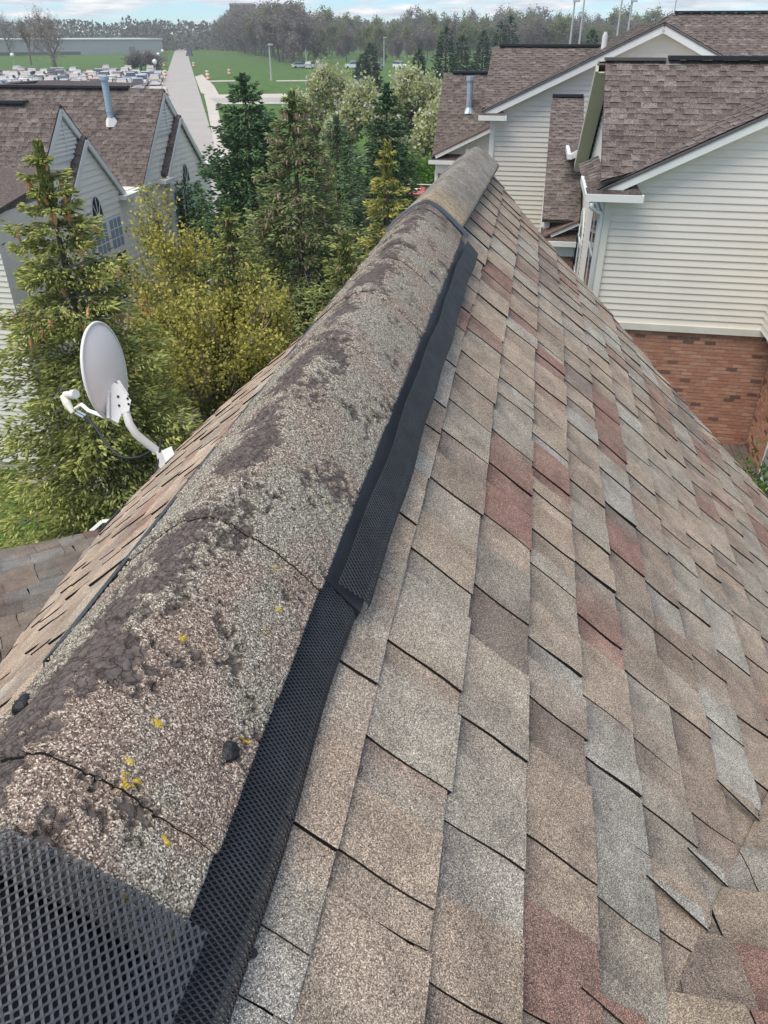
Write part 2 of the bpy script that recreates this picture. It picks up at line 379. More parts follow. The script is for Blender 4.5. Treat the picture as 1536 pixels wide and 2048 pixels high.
# ------------------------------------------------------------------ shingle generator
PAL = [((0.340, 0.280, 0.218), 0.40), ((0.308, 0.280, 0.232), 0.20), ((0.280, 0.228, 0.182), 0.18), ((0.255, 0.160, 0.130), 0.095),
       ((0.355, 0.340, 0.300), 0.085), ((0.215, 0.180, 0.154), 0.04)]
PALN = [((0.158, 0.133, 0.120), 0.5), ((0.188, 0.162, 0.145), 0.22), ((0.130, 0.108, 0.099), 0.18), ((0.225, 0.203, 0.184), 0.10)]
def pick(pal, rnd):
    x = rnd.random() * sum(p[1] for p in pal)
    for c, wt in pal:
        x -= wt
        if x <= 0: return c
    return pal[0][0]
def shingle_field(O, e, d, x0, x1, a0, a1, hps, seed, pal=PAL, expo=0.143, tw=(0.06, 0.18), gw=(0.045, 0.14),
                  th=0.0034, butt=0.0065, rows=(-0.12, 0.0, 0.22, 0.5, 0.78, 1.0), warp=0.002, sag=None, cut=0.0):
    """pieces of laminated shingle: thick tabs and thin gaps, course by course. Returns [(MB, projected size)]"""
    O, e, d = np.asarray(O, float), unit(e), unit(d); nn = unit(np.cross(e, d))
    if nn[2] < 0: nn = -nn
    rnd = random.Random(seed); res = []; ci = 0; a = a0
    while a < a1:
        x = x0 - rnd.random() * 0.3; tab = rnd.random() < 0.5
        lastc = pick(pal, rnd); prevb = np.array(lastc)
        while x < x1:
            wd = rnd.uniform(*tw) if tab else rnd.uniform(*gw)
            if rnd.random() < 0.72: lastc = pick(pal, rnd)
            base = np.array(lastc) * rnd.uniform(0.88, 1.12); nb_ = np.array(pick(pal, rnd)); mixl, mixr = rnd.uniform(0, .55), rnd.uniform(0, .55); pl_ = prevb; prevb = base
            ex = expo + rnd.uniform(-0.004, 0.004)
            lift = th + rnd.uniform(-.0008, .0012) if tab else 0.0
            cu = butt * rnd.uniform(0.85, 1.3); sk = rnd.uniform(-0.012, 0.012); tl = rnd.uniform(-.0025, .0025)
            mb = MB()
            def H(xx, u):
                h = 0.001 + lift + cu * max(u, 0) ** 1.25 + tl * (xx - x - wd / 2) / wd * max(u, 0)
                return h
            def P(xx, u, h=None):
                aa = a + u * ex
                xo = xx + sk * u * (0.5 if tab else -0.3) + warp * math.sin(5.1 * u + ci * 1.7 + xx * 9)
                return xo, aa
            polys = []
            for i in range(len(rows) - 1):
                u0, u1 = rows[i], rows[i + 1]
                q = [(*P(x, u0), x, u0), (*P(x + wd, u0), x + wd, u0), (*P(x + wd, u1), x + wd, u1), (*P(x, u1), x, u1)]
                polys.append((q, u0, u1))
            outer = [P(x, u) for u in rows] + [P(x + wd, u) for u in rows[::-1]]
            oc = outer
            for hp in hps:
                oc = clip(oc, hp)
                if len(oc) < 3: break
            if len(oc) >= 3:
                area = 0.5 * abs(sum(oc[i][0] * oc[(i + 1) % len(oc)][1] - oc[(i + 1) % len(oc)][0] * oc[i][1] for i in range(len(oc))))
                if area > 2e-4:
                    inside = all(hp[0] * p[0] + hp[1] * p[1] <= hp[2] + 1e-9 for hp in hps for p in outer)
                    def u_of(p): return (p[1] - a) / ex
                    def P3(p, top=True):
                        u = u_of(p); h = H(min(max(p[0], x), x + wd), u) if top else -0.012
                        b = O + e * p[0] + d * p[1]
                        if sag is not None: h += sag(p[0], p[1])
                        return b + nn * h
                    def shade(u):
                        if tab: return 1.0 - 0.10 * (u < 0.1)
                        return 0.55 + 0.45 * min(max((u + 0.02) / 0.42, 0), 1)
                    for q, u0, u1 in polys:
                        pq = [(p[0], p[1]) for p in q]
                        if not inside:
                            for hp in hps:
                                pq = clip(pq, hp)
                                if len(pq) < 3: break
                        if len(pq) >= 3:
                            V = [P3(p) for p in pq]
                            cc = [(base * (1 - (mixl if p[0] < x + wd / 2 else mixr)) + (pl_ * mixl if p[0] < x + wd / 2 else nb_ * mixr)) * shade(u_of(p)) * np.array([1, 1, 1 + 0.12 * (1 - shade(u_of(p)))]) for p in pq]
                            nrm = np.cross(V[1] - V[0], V[2] - V[0])
                            idx = tuple(range(len(V))) if nrm @ nn > 0 else tuple(range(len(V) - 1, -1, -1))
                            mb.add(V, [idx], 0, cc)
                    n = len(oc); V = [P3(p) for p in oc] + [P3(p, False) for p in oc]
                    mb.add(V, [(i, (i + 1) % n, n + (i + 1) % n, n + i) for i in range(n)], 1, (0.02, 0.02, 0.02))
                    ctr = np.mean(V[:n], axis=0); px, py, f = pix(ctr)
                    vis = f > 0.1 and -60 < px < 1600 and -60 < py < 2110
                    view = unit(CAM - ctr) @ nn
                    res.append((mb, area * max(view, 0) / f ** 2 * (1 if vis else 1e-4)))
            x += wd; tab = not tab
        a += expo; ci += 1
    return res
def place_field(res, parent, mats, nmax, name='shingle'):
    res.sort(key=lambda t: -t[1])
    for mb, sz in res[:nmax]: mb.build(name, mats, parent)
    rest = MB()
    for mb, sz in res[nmax:]: rest.merge(mb)
    if rest.v: rest.build(name + '_field', mats, parent, kind='stuff')

# ------------------------------------------------------------------ the house we stand on
S0, HR = -0.366, 0.58
TR, TL = math.radians(40), math.radians(44.0)
ZR = HC - HR
house = root('shingled_house', W(S0, 2.0, 0), 'weathered house roof with lichen covered ridge cap and black mesh ridge vent', 'house')
dR = unit(NV * math.cos(TR) - ZV * math.sin(TR)); nR = unit(NV * math.sin(TR) + ZV * math.cos(TR))
dL = unit(-NV * math.cos(TL) - ZV * math.sin(TL)); nL = unit(-NV * math.sin(TL) + ZV * math.cos(TL))
OR = W(S0, 0, ZR)
def hR(x, y): p = hit_p(x, y, OR, nR) - OR; return (p @ RV, p @ dR)
def hL(x, y): p = hit_p(x, y, OR, nL) - OR; return (p @ RV, p @ dL)
# right slope: outer end from the photograph, valley with the cross gable near the foot of the picture
pA, pB = hR(1000, 370), hR(1536, 1000)
hpEndR = line_hp(pA, pB, (1.0, 1.0))
v1, v2 = hR(1340, 2000), hR(1536, 1590)
hpValR = line_hp(v1, v2, (2.5, 1.0))
AE = 3.6
def poly_clip(p, hps):
    for h in hps: p = clip(p, h)
    return p
def slab(name, O, e, d, nn, poly, thick, m, parent):
    top = [O + e * p[0] + d * p[1] - nn * 0.03 for p in poly]
    if np.cross(top[1] - top[0], top[2] - top[0]) @ nn < 0: top = top[::-1]
    return MB().prism(top, -nn * thick).build(name, m, parent)
ROOFEDGE = mat('roof_edge', (0.12, 0.10, 0.09), 0.9)
DECK = mat('roof_felt', (0.05, 0.045, 0.042), 0.9)
polyR = poly_clip([(-1.2, 0), (6.5, 0), (6.5, AE), (-1.2, AE)], [hpEndR, hpValR])
slopeR = slab('roof_slope', OR, RV, dR, nR, polyR, 0.16, DECK, house)
def sagR(x, a): return 0.006 * math.sin(2.1 * x + 1.3 * a) + 0.004 * math.sin(5.3 * a - 1.1 * x)
fR = shingle_field(OR, RV, dR, -1.2, 6.4, -0.004, AE, [hpEndR, hpValR], 11, sag=sagR)
# left slope, outline from the photograph
eL = [hL(880, 405), hL(690, 590), hL(352, 903), hL(215, 1055), hL(0, 1330)]
hpL = [line_hp(eL[0], eL[2], (0.5, 0.3)), line_hp(eL[2], eL[3], (0.5, 0.3)), line_hp(eL[3], eL[4], (1.2, 0.2))]
polyL = poly_clip([(-1.2, 0), (6.5, 0), (6.5, AE), (-1.2, AE)], hpL)
slopeL = slab('roof_slope', OR, RV, dL, nL, polyL, 0.16, DECK, house)
def sagL(x, a): return 0.004 * math.sin(2.3 * x + 1.1 * a) - 0.022 * math.exp(-((a - 0.75) / 0.4) ** 2) * sstep(1.2, 2.4, x)
PALL = [(tuple(np.array(c) * np.array([1.22, 1.16, 1.12])), wt) for c, wt in PAL]  # same shingle colours brightened: sunlight on this slope is put into the palette
fL = shingle_field(OR, RV, dL, -1.2, 6.4, 0.05, AE, hpL, 23, pal=PALL, sag=sagL)
# small angled roof beyond the left valley
e2 = np.array([math.sin(math.radians(59)), math.cos(math.radians(59)), 0])
vp1, vp2 = OR + RV * eL[3][0] + dL * eL[3][1], OR + RV * eL[4][0] + dL * eL[4][1]
n2 = unit(np.cross(e2, vp2 - vp1)); n2 = n2 if n2[2] > 0 else -n2
d2 = unit(np.cross(n2, e2)); d2 = d2 if d2[2] < 0 else -d2
def h2(x, y): p = hit_p(x, y, vp1, n2) - vp1; return (p @ e2, p @ d2)
c2d = lambda p: ((p - vp1) @ e2, (p - vp1) @ d2)
t1, t2 = h2(0, 1103), h2(192, 1064)
mid2 = h2(60, 1180)
hp2 = [line_hp(c2d(vp1), c2d(vp2), mid2), line_hp(t1, t2, mid2)]
polyQ = poly_clip([(-4, -2), (3, -2), (3, 3), (-4, 3)], hp2)
slope2 = slab('bay_roof', vp1, e2, d2, n2, polyQ, 0.12, DECK, house)
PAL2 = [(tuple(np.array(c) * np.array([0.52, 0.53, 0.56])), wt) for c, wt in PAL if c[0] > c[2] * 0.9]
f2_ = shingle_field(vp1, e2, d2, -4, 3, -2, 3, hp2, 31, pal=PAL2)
# cross gable at the lower right: far face of a roof that rises towards us
q1, q2 = OR + RV * v1[0] + dR * v1[1], OR + RV * v2[0] + dR * v2[1]
n3 = unit(np.cross(NV, q2 - q1)); n3 = n3 if n3[2] > 0 else -n3
d3 = unit(np.cross(n3, NV)); d3 = d3 if d3[2] < 0 else -d3
c3 = lambda p: ((p - q1) @ NV, (p - q1) @ d3)
hp3 = [line_hp(c3(q1), c3(q2), (1.5, 0.2))]
poly3 = poly_clip([(-1.5, -1.0), (4, -1.0), (4, 3.2), (-1.5, 3.2)], hp3)
slope3 = slab('cross_gable_roof', q1, NV, d3, n3, poly3, 0.12, DECK, house)
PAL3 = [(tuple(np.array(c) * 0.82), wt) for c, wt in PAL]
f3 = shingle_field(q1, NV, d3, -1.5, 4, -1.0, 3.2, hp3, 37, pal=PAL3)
# the 300 pieces that show largest become single shingles, the rest one field per slope
allp = sorted([t[1] for t in fR + fL + f2_ + f3], reverse=True); cutv = allp[299]
for res, par in ((fR, slopeR), (fL, slopeL), (f2_, slope2), (f3, slope3)):
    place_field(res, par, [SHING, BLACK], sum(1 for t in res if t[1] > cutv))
# strips of cut shingle lapped over the valley edge
rnd = random.Random(5)
sl = MB()
vdir = np.array(v2) - np.array(v1); vdir /= np.linalg.norm(vdir)
for i in (0, 2, 3, 5):
    b = np.array(v1) + vdir * (-0.12 + i * 0.143 * 1.02)
    mb = MB(); L_ = rnd.uniform(.10, .14); wv = rnd.uniform(.014, .028)
    cc = np.array(pick(PAL, rnd)) * 1.08
    pts = [b + np.array([0.004, -0.0]), b + np.array([0.012 + wv, -0.01]), b + np.array([0.012 + wv * 0.5, -L_]), b + np.array([0.02, -L_ * 1.05])]
    V = [OR + RV * p[0] + dR * p[1] + nR * (0.0165 + 0.0006 * k) for k, p in enumerate(pts)]
    if np.cross(V[1] - V[0], V[2] - V[0]) @ nR < 0: V = V[::-1]
    mb.prism(V, -nR * 0.0035, 0, cc, 1); mb.build('cut_shingle', [SHING, BLACK], slopeR)
# gable walls under the roof
wl = MB()
zE = ZR - AE * math.sin(TR) + 0.1
wl.sbox(S0 - 2.2, S0 + 2.5, -1.0, 2.45, 0, zE, 0)
wl.build('wall', SIDING, house)
wl = MB()
for rr in (2.40,):
    tri = [W(S0 - 2.2, rr, zE), W(S0 + 2.5, rr, zE), W(S0 + 2.5, rr, ZR - 2.75 * math.tan(TR) - .15 + .2), W(S0, rr, ZR - 0.35), W(S0 - 2.2, rr, ZR - 2.2 * math.tan(TL) - .3)]
    wl.prism(tri[::-1], -RV * 0.1)
wl.build('gable_wall', SIDING, house)
ft = MB()
a_, b_ = h2(150, 1092), h2(205, 1056)
A3, B3 = vp1 + e2 * a_[0] + d2 * a_[1], vp1 + e2 * b_[0] + d2 * b_[1]
pa, pb, pc = hit_t(182, 1063, 3.75), hit_t(205, 1043, 3.75), hit_t(219, 1042, 3.75)
ft.tube([pa, pb], 0.012, 4); ft.tube([pb, pc], 0.012, 4)
ft.build('drip_edge', WHITE, house)

# ------------------------------------------------------------------ ridge cap
def roofR(a, off): return S0 + a * math.cos(TR) + off * math.sin(TR), HR + a * math.sin(TR) - off * math.cos(TR)
HCAP, HW, HD = 0.530, 0.125, 0.085
def capP(ds, r, off):
    """arrays ds (offset from crest), r, off (outwards) -> world"""
    x = np.abs(ds) / HW
    dh = HD * x ** 1.45
    slope = HD * 1.45 * x ** 0.45 / HW * np.sign(ds)
    k = np.sqrt(1 + slope ** 2); ns, nh = slope / k, -1 / k       # outward normal in (s, depth)
    s = S0 + ds + ns * off; h = HCAP + dh + nh * off
    return s[..., None] * NV + r[..., None] * RV + (HC - h)[..., None] * ZV
rng = np.random.default_rng(3)
ycl = [(548, 1104, .007), (245, 1565, .012), (305, 1448, .008), (520, 1215, .007), (640, 1120, .006), (225, 1755, .007), (290, 1782, .007), (365, 1290, .006), (460, 1660, .006), (545, 1165, .005),
       (530, 1350, .006), (310, 1625, .006), (655, 965, .006), (700, 1000, .005), (470, 1400, .005), (600, 1200, .005), (440, 1040, .005), (575, 1290, .006), (690, 900, .005), (245, 1535, .006)]
yc = []
for px_, py_, ra in ycl:
    q = hit_z(px_, py_, HC - 0.555); yc.append((q @ NV - S0, q @ RV, ra))
ridge = MB(); ridge.add([W(S0, .25, ZR + .02), W(S0 + .09, .25, ZR - .03), W(S0 + .09, 2.9, ZR - .03), W(S0, 2.9, ZR + .02), W(S0 - .09, .25, ZR - .03), W(S0 - .09, 2.9, ZR - .03)], [(0, 1, 2, 3), (4, 0, 3, 5)])
ridge = ridge.build('ridge_vent', PLASTIC, house)
# seams seen in the photograph, then regular laps
edges = [0.272, 0.370, 0.56, 0.76, 0.92, 1.09, 1.26, 1.43, 1.60, 1.77, 1.94, 2.11, 2.28, 2.45, 2.62, 2.80]
for i in range(len(edges)):
    r0 = edges[i]; r1 = (edges[i + 1] if i + 1 < len(edges) else 2.93) + 0.03
    res = 0.0022 if r0 < 0.8 else (0.0034 if r0 < 1.4 else 0.006)
    nu = int(0.30 / res); nv = max(int((r1 - r0) / res), 8)
    ds = np.linspace(-HW, HW + 0.014, nu); rr = np.linspace(r0, r1, nv)
    D, Rr = np.meshgrid(ds, rr)
    # ragged lower edge
    edge = 0.0032 * (fbm(D * 40, 0 * D + i * 3.1, 7) - 0.5) * 2
    Rr2 = Rr + edge * np.clip(1 - (Rr - r0) / 0.03, 0, 1)
    u = (Rr - r0) / (r1 - r0)
    big = fbm(D * 26 + 5, Rr2 * 14, 41, 5, 0.55); fine = fbm(D * 110, Rr2 * 110, 43, 4, 0.72)
    crest = np.exp(-((D + 0.026) / 0.046) ** 2)                      # worn along the crest
    wear = 0.62 * crest + 0.10 * np.exp(-((u) / 0.25) ** 2) * crest
    lich = sstep(0.435, 0.455, 0.66 * big + 0.50 * fine - 0.36 * wear + 0.005)
    if r0 > 2.5: lich *= sstep(3.1, 2.5, Rr2)
    lump = fbm(D * 330, Rr2 * 330, 51, 2)
    flake = fbm(D * 22, Rr2 * 55, 61, 4); steps = np.floor(flake * 9) / 9
    bare_h = 0.0055 * steps + 0.0022 * fbm(D * 90, Rr2 * 200, 47, 3, .6)
    off = np.where(True, bare_h * (0.35 + 0.65 * crest) + lich * (0.0018 + 0.0026 * lump), 0)
    off = off + (0.0080 if i == 1 else (0.0062 if i % 2 else 0.0042)) * (1 - u) ** 1.5 + 0.0008 * math.sin(i * 2.2)
    # cracks in the worn asphalt
    cr = np.abs(fbm(D * 34 + 2, Rr2 * 60, 71, 3) - 0.5); off = off - 0.004 * (cr < 0.012) * (1 - lich)
    off = off + 0.007 * (fbm(D * 6 + i, Rr2 * 5, 81, 2) - 0.5)
    off[0, :] -= 0.006
    G = sstep(0.40, 0.60, fbm(D * 15 + 3, Rr2 * 9, 91, 3) + 0.25 * D / HW * 0)
    G = np.clip(G + (0.35 if r0 > 0.6 else -0.05), 0, 1)
    Y = np.zeros_like(D)
    for ys, yr, ra in yc:
        q = np.hypot(D - ys, Rr2 - yr)
        Y = np.maximum(Y, (q < ra * (0.22 + 0.75 * fbm(D * 260, Rr2 * 260, 99, 2))) * (fbm(D * 420, Rr2 * 420, 17, 2) > 0.52))
    off += 0.0015 * Y
    V = capP(D, Rr2, off)
    C = np.stack([lich, G, Y * 0.9], -1)
    idx = np.arange(nu * nv).reshape(nv, nu)
    Fa = np.stack([idx[:-1, :-1], idx[:-1, 1:], idx[1:, 1:], idx[1:, :-1]], -1).reshape(-1, 4)
    # skirt all round so that the piece has thickness
    V2 = capP(D, Rr2, off * 0 - 0.004 + 0.0035 * (1 - u)); nb = nu * nv
    V2[0] = V2[0]
    ring = np.concatenate([idx[0, :], idx[1:, -1], idx[-1, -2::-1], idx[-2:0:-1, 0]])
    Vr = V2.reshape(-1, 3)[ring]; n = len(ring); k = np.arange(n); k2 = (k + 1) % n
    Fs = np.stack([ring[k], nb + k, nb + k2, ring[k2]], -1)
    Vall = np.concatenate([V.reshape(-1, 3), Vr]); Call = np.concatenate([C.reshape(-1, 3), np.zeros((n, 3))])
    npmesh('cap_shingle', Vall, np.concatenate([Fa, Fs]), Call, [CAPM, BLACK], ridge, smooth=True, midx=np.concatenate([np.zeros(len(Fa)), np.ones(len(Fs))]))
# the cleaner cap beyond the end of the vent
CAP2 = granule_mat('clean_cap_granules', 170, 0.8, 1.2, 0.2)
for i, (r0, r1) in enumerate(((2.90, 3.55), (3.53, 4.18), (4.16, 4.74))):
    nu, nv = 40, 24
    D, Rr = np.meshgrid(np.linspace(-0.13, 0.135, nu), np.linspace(r0, r1, nv))
    tt = (Rr - 2.9) / 1.85
    x = np.abs(D) / 0.13; dh = 0.088 * x ** 1.35
    s = S0 + D + 0.045 * tt; h = 0.512 + 0.035 * tt ** 0.7 + dh - 0.004 * (1 - (Rr - r0) / (r1 - r0))
    V = s[..., None] * NV + Rr[..., None] * RV + (HC - h)[..., None] * ZV
    tone = 0.8 + 0.4 * fbm(D * 18, Rr * 6, 33, 4); warm = np.exp(-((Rr - 2.95) / 0.25) ** 2)
    C = np.stack([(0.24 + .10 * warm) * tone, (0.225 + .055 * warm) * tone, (0.195 + .0 * warm) * tone], -1)
    idx = np.arange(nu * nv).reshape(nv, nu)
    Fa = np.stack([idx[:-1, :-1], idx[:-1, 1:], idx[1:, 1:], idx[1:, :-1]], -1).reshape(-1, 4)
    ring = np.concatenate([idx[0, :], idx[1:, -1], idx[-1, -2::-1], idx[-2:0:-1, 0]]); nb = nu * nv
    Vr = V.reshape(-1, 3)[ring] - ZV * 0.012; n = len(ring); k = np.arange(n); k2 = (k + 1) % n
    Fs = np.stack([ring[k], nb + k, nb + k2, ring[k2]], -1)
    npmesh('cap_shingle', np.concatenate([V.reshape(-1, 3), Vr]), np.concatenate([Fa, Fs]), np.concatenate([C.reshape(-1, 3), np.full((n, 3), .05)]), CAP2, ridge, smooth=True,
           label='clean grey cap shingle beyond the vent end')
# dark plastic band at the end of the vent
D, Rr = np.meshgrid(np.linspace(-0.14, 0.15, 40), np.linspace(2.865, 2.935, 5))
prof = 0.010 + 0.006 * np.sin(np.linspace(0, math.pi, 5))[:, None] + D * 0
V = capP(D, Rr + 0.012 * np.cos(D * 30), prof); idx = np.arange(200).reshape(5, 40)
Fa = np.stack([idx[:-1, :-1], idx[:-1, 1:], idx[1:, 1:], idx[1:, :-1]], -1).reshape(-1, 4)
npmesh('vent_end_band', V.reshape(-1, 3), Fa, np.full((200, 3), .03), mat('band_plastic', (0.035, 0.045, 0.06), 0.45, spec=0.5), house, smooth=True)

# ------------------------------------------------------------------ black mesh guard
def mesh_sheet(name, Pf, nx, ny, px, py, wd, dp, m, parent, amp=0.34, seed=1):
    """expanded mesh: nx strands at pitch px, each a zigzag of ny half cells py/2. Pf(x, y, off) -> (n,3)"""
    rg = np.random.default_rng(seed)
    ny2 = ny * 2
    i, j = np.meshgrid(np.arange(nx), np.arange(ny2 + 1), indexing='ij')
    sg = np.where((i + j // 2) % 2 == 0, 1, -1)
    x = (i + amp * sg) * px + rg.normal(size=i.shape) * px * 0.02; y = (j // 2) * py / 2 + (j % 2) * py * 0.17 + rg.normal(size=i.shape) * py * 0.01
    def pts(dx, off): return Pf((x + dx).ravel(), y.ravel(), np.full(x.size, off))
    A, B, Cc = pts(-wd / 2, 0.0), pts(wd / 2, dp * 0.35), pts(-wd / 2 + wd * 0.25, -dp)
    n = x.size; idx = np.arange(n).reshape(i.shape)
    a, b = idx[:, :-1].ravel(), idx[:, 1:].ravel()
    F1 = np.stack([a, a + n, b + n, b], -1); F2 = np.stack([a, b, b + 2 * n, a + 2 * n], -1)
    return npmesh(name, np.concatenate([A, B, Cc]), np.concatenate([F1, F2]), np.full((3 * n, 3), 0.04), m, parent, kind='stuff')
def path_fn(knots):
    """knots [(a,off)] on the right slope -> arc length interpolation"""
    K_ = np.array(knots, float); L_ = np.concatenate([[0], np.cumsum(np.linalg.norm(np.diff(K_, axis=0), axis=1))])
    return K_, L_
def strip(name, r0, r1, knots, dr=0.0, taper=0.0, px=0.0030, py=0.0098, seed=1):
    K_, L_ = path_fn(knots); ny = int(L_[-1] / (py / 2)); nx = int((r1 - r0) / px)
    def Pf(x, y, off):
        # strands lean a little along the strip
        xx = x + y * 0.35
        yy = np.clip(y, 0, L_[-1]); a = np.interp(yy, L_, K_[:, 0]); o = np.interp(yy, L_, K_[:, 1])
        t = np.clip(xx / (r1 - r0), 0, 1)
        wob = 0.003 * np.sin((r0 + xx) * 7) + 0.002 * np.sin((r0 + xx) * 17)
        a = a + taper * t + wob; o = o + off + 0.004 * np.sin((r0 + xx) * 5) * (o > 0.01)
        s = S0 + a * math.cos(TR) + o * math.sin(TR); h = HR + a * math.sin(TR) - o * math.cos(TR)
        return s[:, None] * NV + (r0 + xx)[:, None] * RV + (HC - h)[:, None] * ZV
    return mesh_sheet(name, Pf, nx, ny, px, py, 0.0015, 0.0020, PLASTIC2, house, seed=seed)
strip('mesh_guard', 0.185, 0.88, [(0.112, 0.046), (0.130, 0.048), (0.208, 0.032), (0.217, 0.026), (0.224, 0.003), (0.242, 0.003)], seed=1)
strip('mesh_guard', 0.80, 2.84, [(0.160, 0.056), (0.214, 0.046), (0.225, 0.042), (0.231, 0.022)], px=0.0042, seed=2)
# solid baffle below the mesh
for (r0, r1, kn) in ((0.20, 0.86, [(0.06, 0.03), (0.112, 0.040), (0.205, 0.024), (0.215, 0.0)]), (0.80, 2.86, [(0.06, 0.036), (0.130, 0.044), (0.216, 0.034), (0.224, 0.0)])):
    mb = MB(); P_ = []
    for rr in (r0, r1):
        for a, o in kn: s, h = roofR(a, o); P_.append(W(s, rr, HC - h))
    n = len(kn); mb.add(P_, [(i, i + 1, n + i + 1, n + i) for i in range(n - 1)] + [tuple(range(n)), tuple(range(2 * n - 1, n - 1, -1))])
    mb.build('vent_baffle', PLASTIC, house)
    # left side, mirrored
    mb = MB(); P_ = []
    kl = [(0.06, 0.03), (0.135, 0.056), (0.205, 0.052), (0.212, 0.0)]
    for rr in (r0, r1):
        for a, o in kl: P_.append(OR + RV * rr + dL * a + nL * o)
    n = len(kl); mb.add(P_, [(i + 1, i, n + i, n + i + 1) for i in range(n - 1)] + [tuple(range(n - 1, -1, -1)), tuple(range(n, 2 * n))])
    mb.build('vent_baffle', PLASTIC, house)
def stripL(r0, r1, kn, seed):
    K_, L_ = path_fn(kn); px, py = 0.0066, 0.0135
    def Pf(x, y, off):
        yy = np.clip(y, 0, L_[-1]); a = np.interp(yy, L_, K_[:, 0]); o = np.interp(yy, L_, K_[:, 1]) + off
        return OR + (r0 + x)[:, None] * RV + a[:, None] * dL + o[:, None] * nL
    return mesh_sheet('mesh_guard', Pf, int((r1 - r0) / px), int(L_[-1] / (py / 2)), px, py, 0.0026, 0.0022, PLASTIC2, house, seed=seed)
stripL(0.62, 1.45, [(0.13, 0.066), (0.212, 0.060), (0.220, 0.004)], 5)
stripL(1.62, 2.2, [(0.13, 0.066), (0.212, 0.060), (0.220, 0.004)], 6)
# the end piece that wraps across the ridge
def endP(x, y, off):
    xx = x - 0.20; ax = np.abs(xx)
    ds = np.clip(xx, -0.155, 0.150)
    yk = np.array([0, 0.105, 0.122, 0.150, 0.40]); rk = np.array([0.298, 0.193, 0.182, 0.176, -0.06]); ok = np.array([0.016, 0.013, 0.004, -0.024, -0.030])
    r = np.interp(y, yk, rk) + 0.05 * ds; o = np.interp(y, yk, ok) + off
    return capP(ds, r, o)
mesh_sheet('mesh_end_cap', endP, 124, 84, 0.0031, 0.0096, 0.0019, 0.0024, PLASTIC2, house, seed=3)
D, Rr = np.meshgrid(np.linspace(-0.12, 0.10, 20), np.array([0.27, 0.20, 0.185, 0.17, -0.1]))
V = capP(D, Rr, np.array([-.012, -.010, -.016, -.05, -.055])[:, None] + D * 0); idx = np.arange(100).reshape(5, 20)
npmesh('vent_baffle', V.reshape(-1, 3), np.stack([idx[:-1, :-1], idx[1:, :-1], idx[1:, 1:], idx[:-1, 1:]], -1).reshape(-1, 4), np.full((100, 3), .02), PLASTIC, house)
scw = MB(); c_ = hit_p(503, 1908, OR + nR * 0.01, nR); scw.tube([c_, c_ + nR * 0.004], 0.0045, 10); scw.build('screw_head', PLASTIC, house)
# dabs of roofing cement over nail heads
def dab(px_, py_, ra, seed, fl=0.55):
    q = hit_z(px_, py_, HC - 0.555)
    for _ in range(6):                          # settle on the cap surface
        ds = q @ NV - S0; hh = HCAP + HD * (abs(ds) / HW) ** 1.45 - 0.010; q = hit_z(px_, py_, HC - hh)
    ds = q @ NV - S0; sl_ = HD * 1.45 * (abs(ds) / HW) ** 0.45 / HW * np.sign(ds); nn = unit(NV * sl_ + ZV)
    ta = unit(RV - nn * (RV @ nn)); tb = np.cross(nn, ta); rd = random.Random(seed); V = []; Fc = []; nr, ns_ = 5, 14
    lob = [rd.uniform(.82, 1.18) for _ in range(ns_)]
    for i in range(nr):
        ph = i / (nr - 1) * math.pi / 2
        for j in range(ns_):
            th = 2 * math.pi * j / ns_; rad = ra * math.cos(ph) ** 0.55 * lob[j] if i < nr - 1 else 0.0001
            V.append(q + ta * rad * math.cos(th) + tb * rad * 0.9 * math.sin(th) + nn * (ra * fl * math.sin(ph) ** 1.1 * (1 - 0.25 * (i == nr - 1)) + rd.uniform(-.0006, .0006) - 0.002))
    for i in range(nr - 1):
        for j in range(ns_): Fc.append((i * ns_ + j, i * ns_ + (j + 1) % ns_, (i + 1) * ns_ + (j + 1) % ns_, (i + 1) * ns_ + j))
    MB().add(V, Fc).build('sealant_dab', TAR, house, smooth=True)
dab(459, 1503, 0.0125, 4, .85); dab(47, 1410, 0.012, 8, .85)

# ------------------------------------------------------------------ satellite dish
dish = root('satellite_dish', OR + RV * 2.0 + dL * 2.0, 'pale grey oval satellite dish on a bent white mast at the roof edge', 'satellite dish')
DISHM = mat('dish_enamel', (0.80, 0.80, 0.80), 0.5, var=0.04, vscale=3, spec=0.4)
DWHITE = mat('dish_white_paint', (0.74, 0.75, 0.74), 0.45, var=0.05, vscale=12)
LNBM = mat('lnb_plastic', (0.70, 0.69, 0.60), 0.5)
TD = 3.75
vw = unit(ray(212, 742)); rt = unit(np.cross(vw, ZV)); up_ = np.cross(rt, vw)
DC = hit_t(211, 742, TD)
dn = unit(vw * 0.40 - rt * 0.86 + up_ * 0.05)           # the way the dish looks: away and to the left
du = unit(unit(ray(207, 650) * TD - ray(221, 835) * TD)); du = unit(du - dn * (du @ dn)); dv = np.cross(dn, du)
RU, RVr = 0.235, 0.235
def dpt(rad, th, dz): return DC + du * RU * rad * math.cos(th) + dv * RVr * rad * math.sin(th) - dn * (0.055 * (1 - rad * rad)) + dn * dz
nr, ns_ = 10, 56
V = [dpt(0, 0, 0)] + [dpt((i + 1) / nr, 2 * math.pi * j / ns_, 0) for i in range(nr) for j in range(ns_)]
Fc = [(0, 1 + j, 1 + (j + 1) % ns_) for j in range(ns_)] + [(1 + i * ns_ + j, 1 + (i + 1) * ns_ + j, 1 + (i + 1) * ns_ + (j + 1) % ns_, 1 + i * ns_ + (j + 1) % ns_) for i in range(nr - 1) for j in range(ns_)]
k0 = len(V); V2 = [np.asarray(p) + dn * 0.004 for p in V]
mb = MB(); mb.add(V, Fc); mb.add(V2, [f[::-1] for f in Fc]); mb.build('reflector', DISHM, dish, smooth=True)
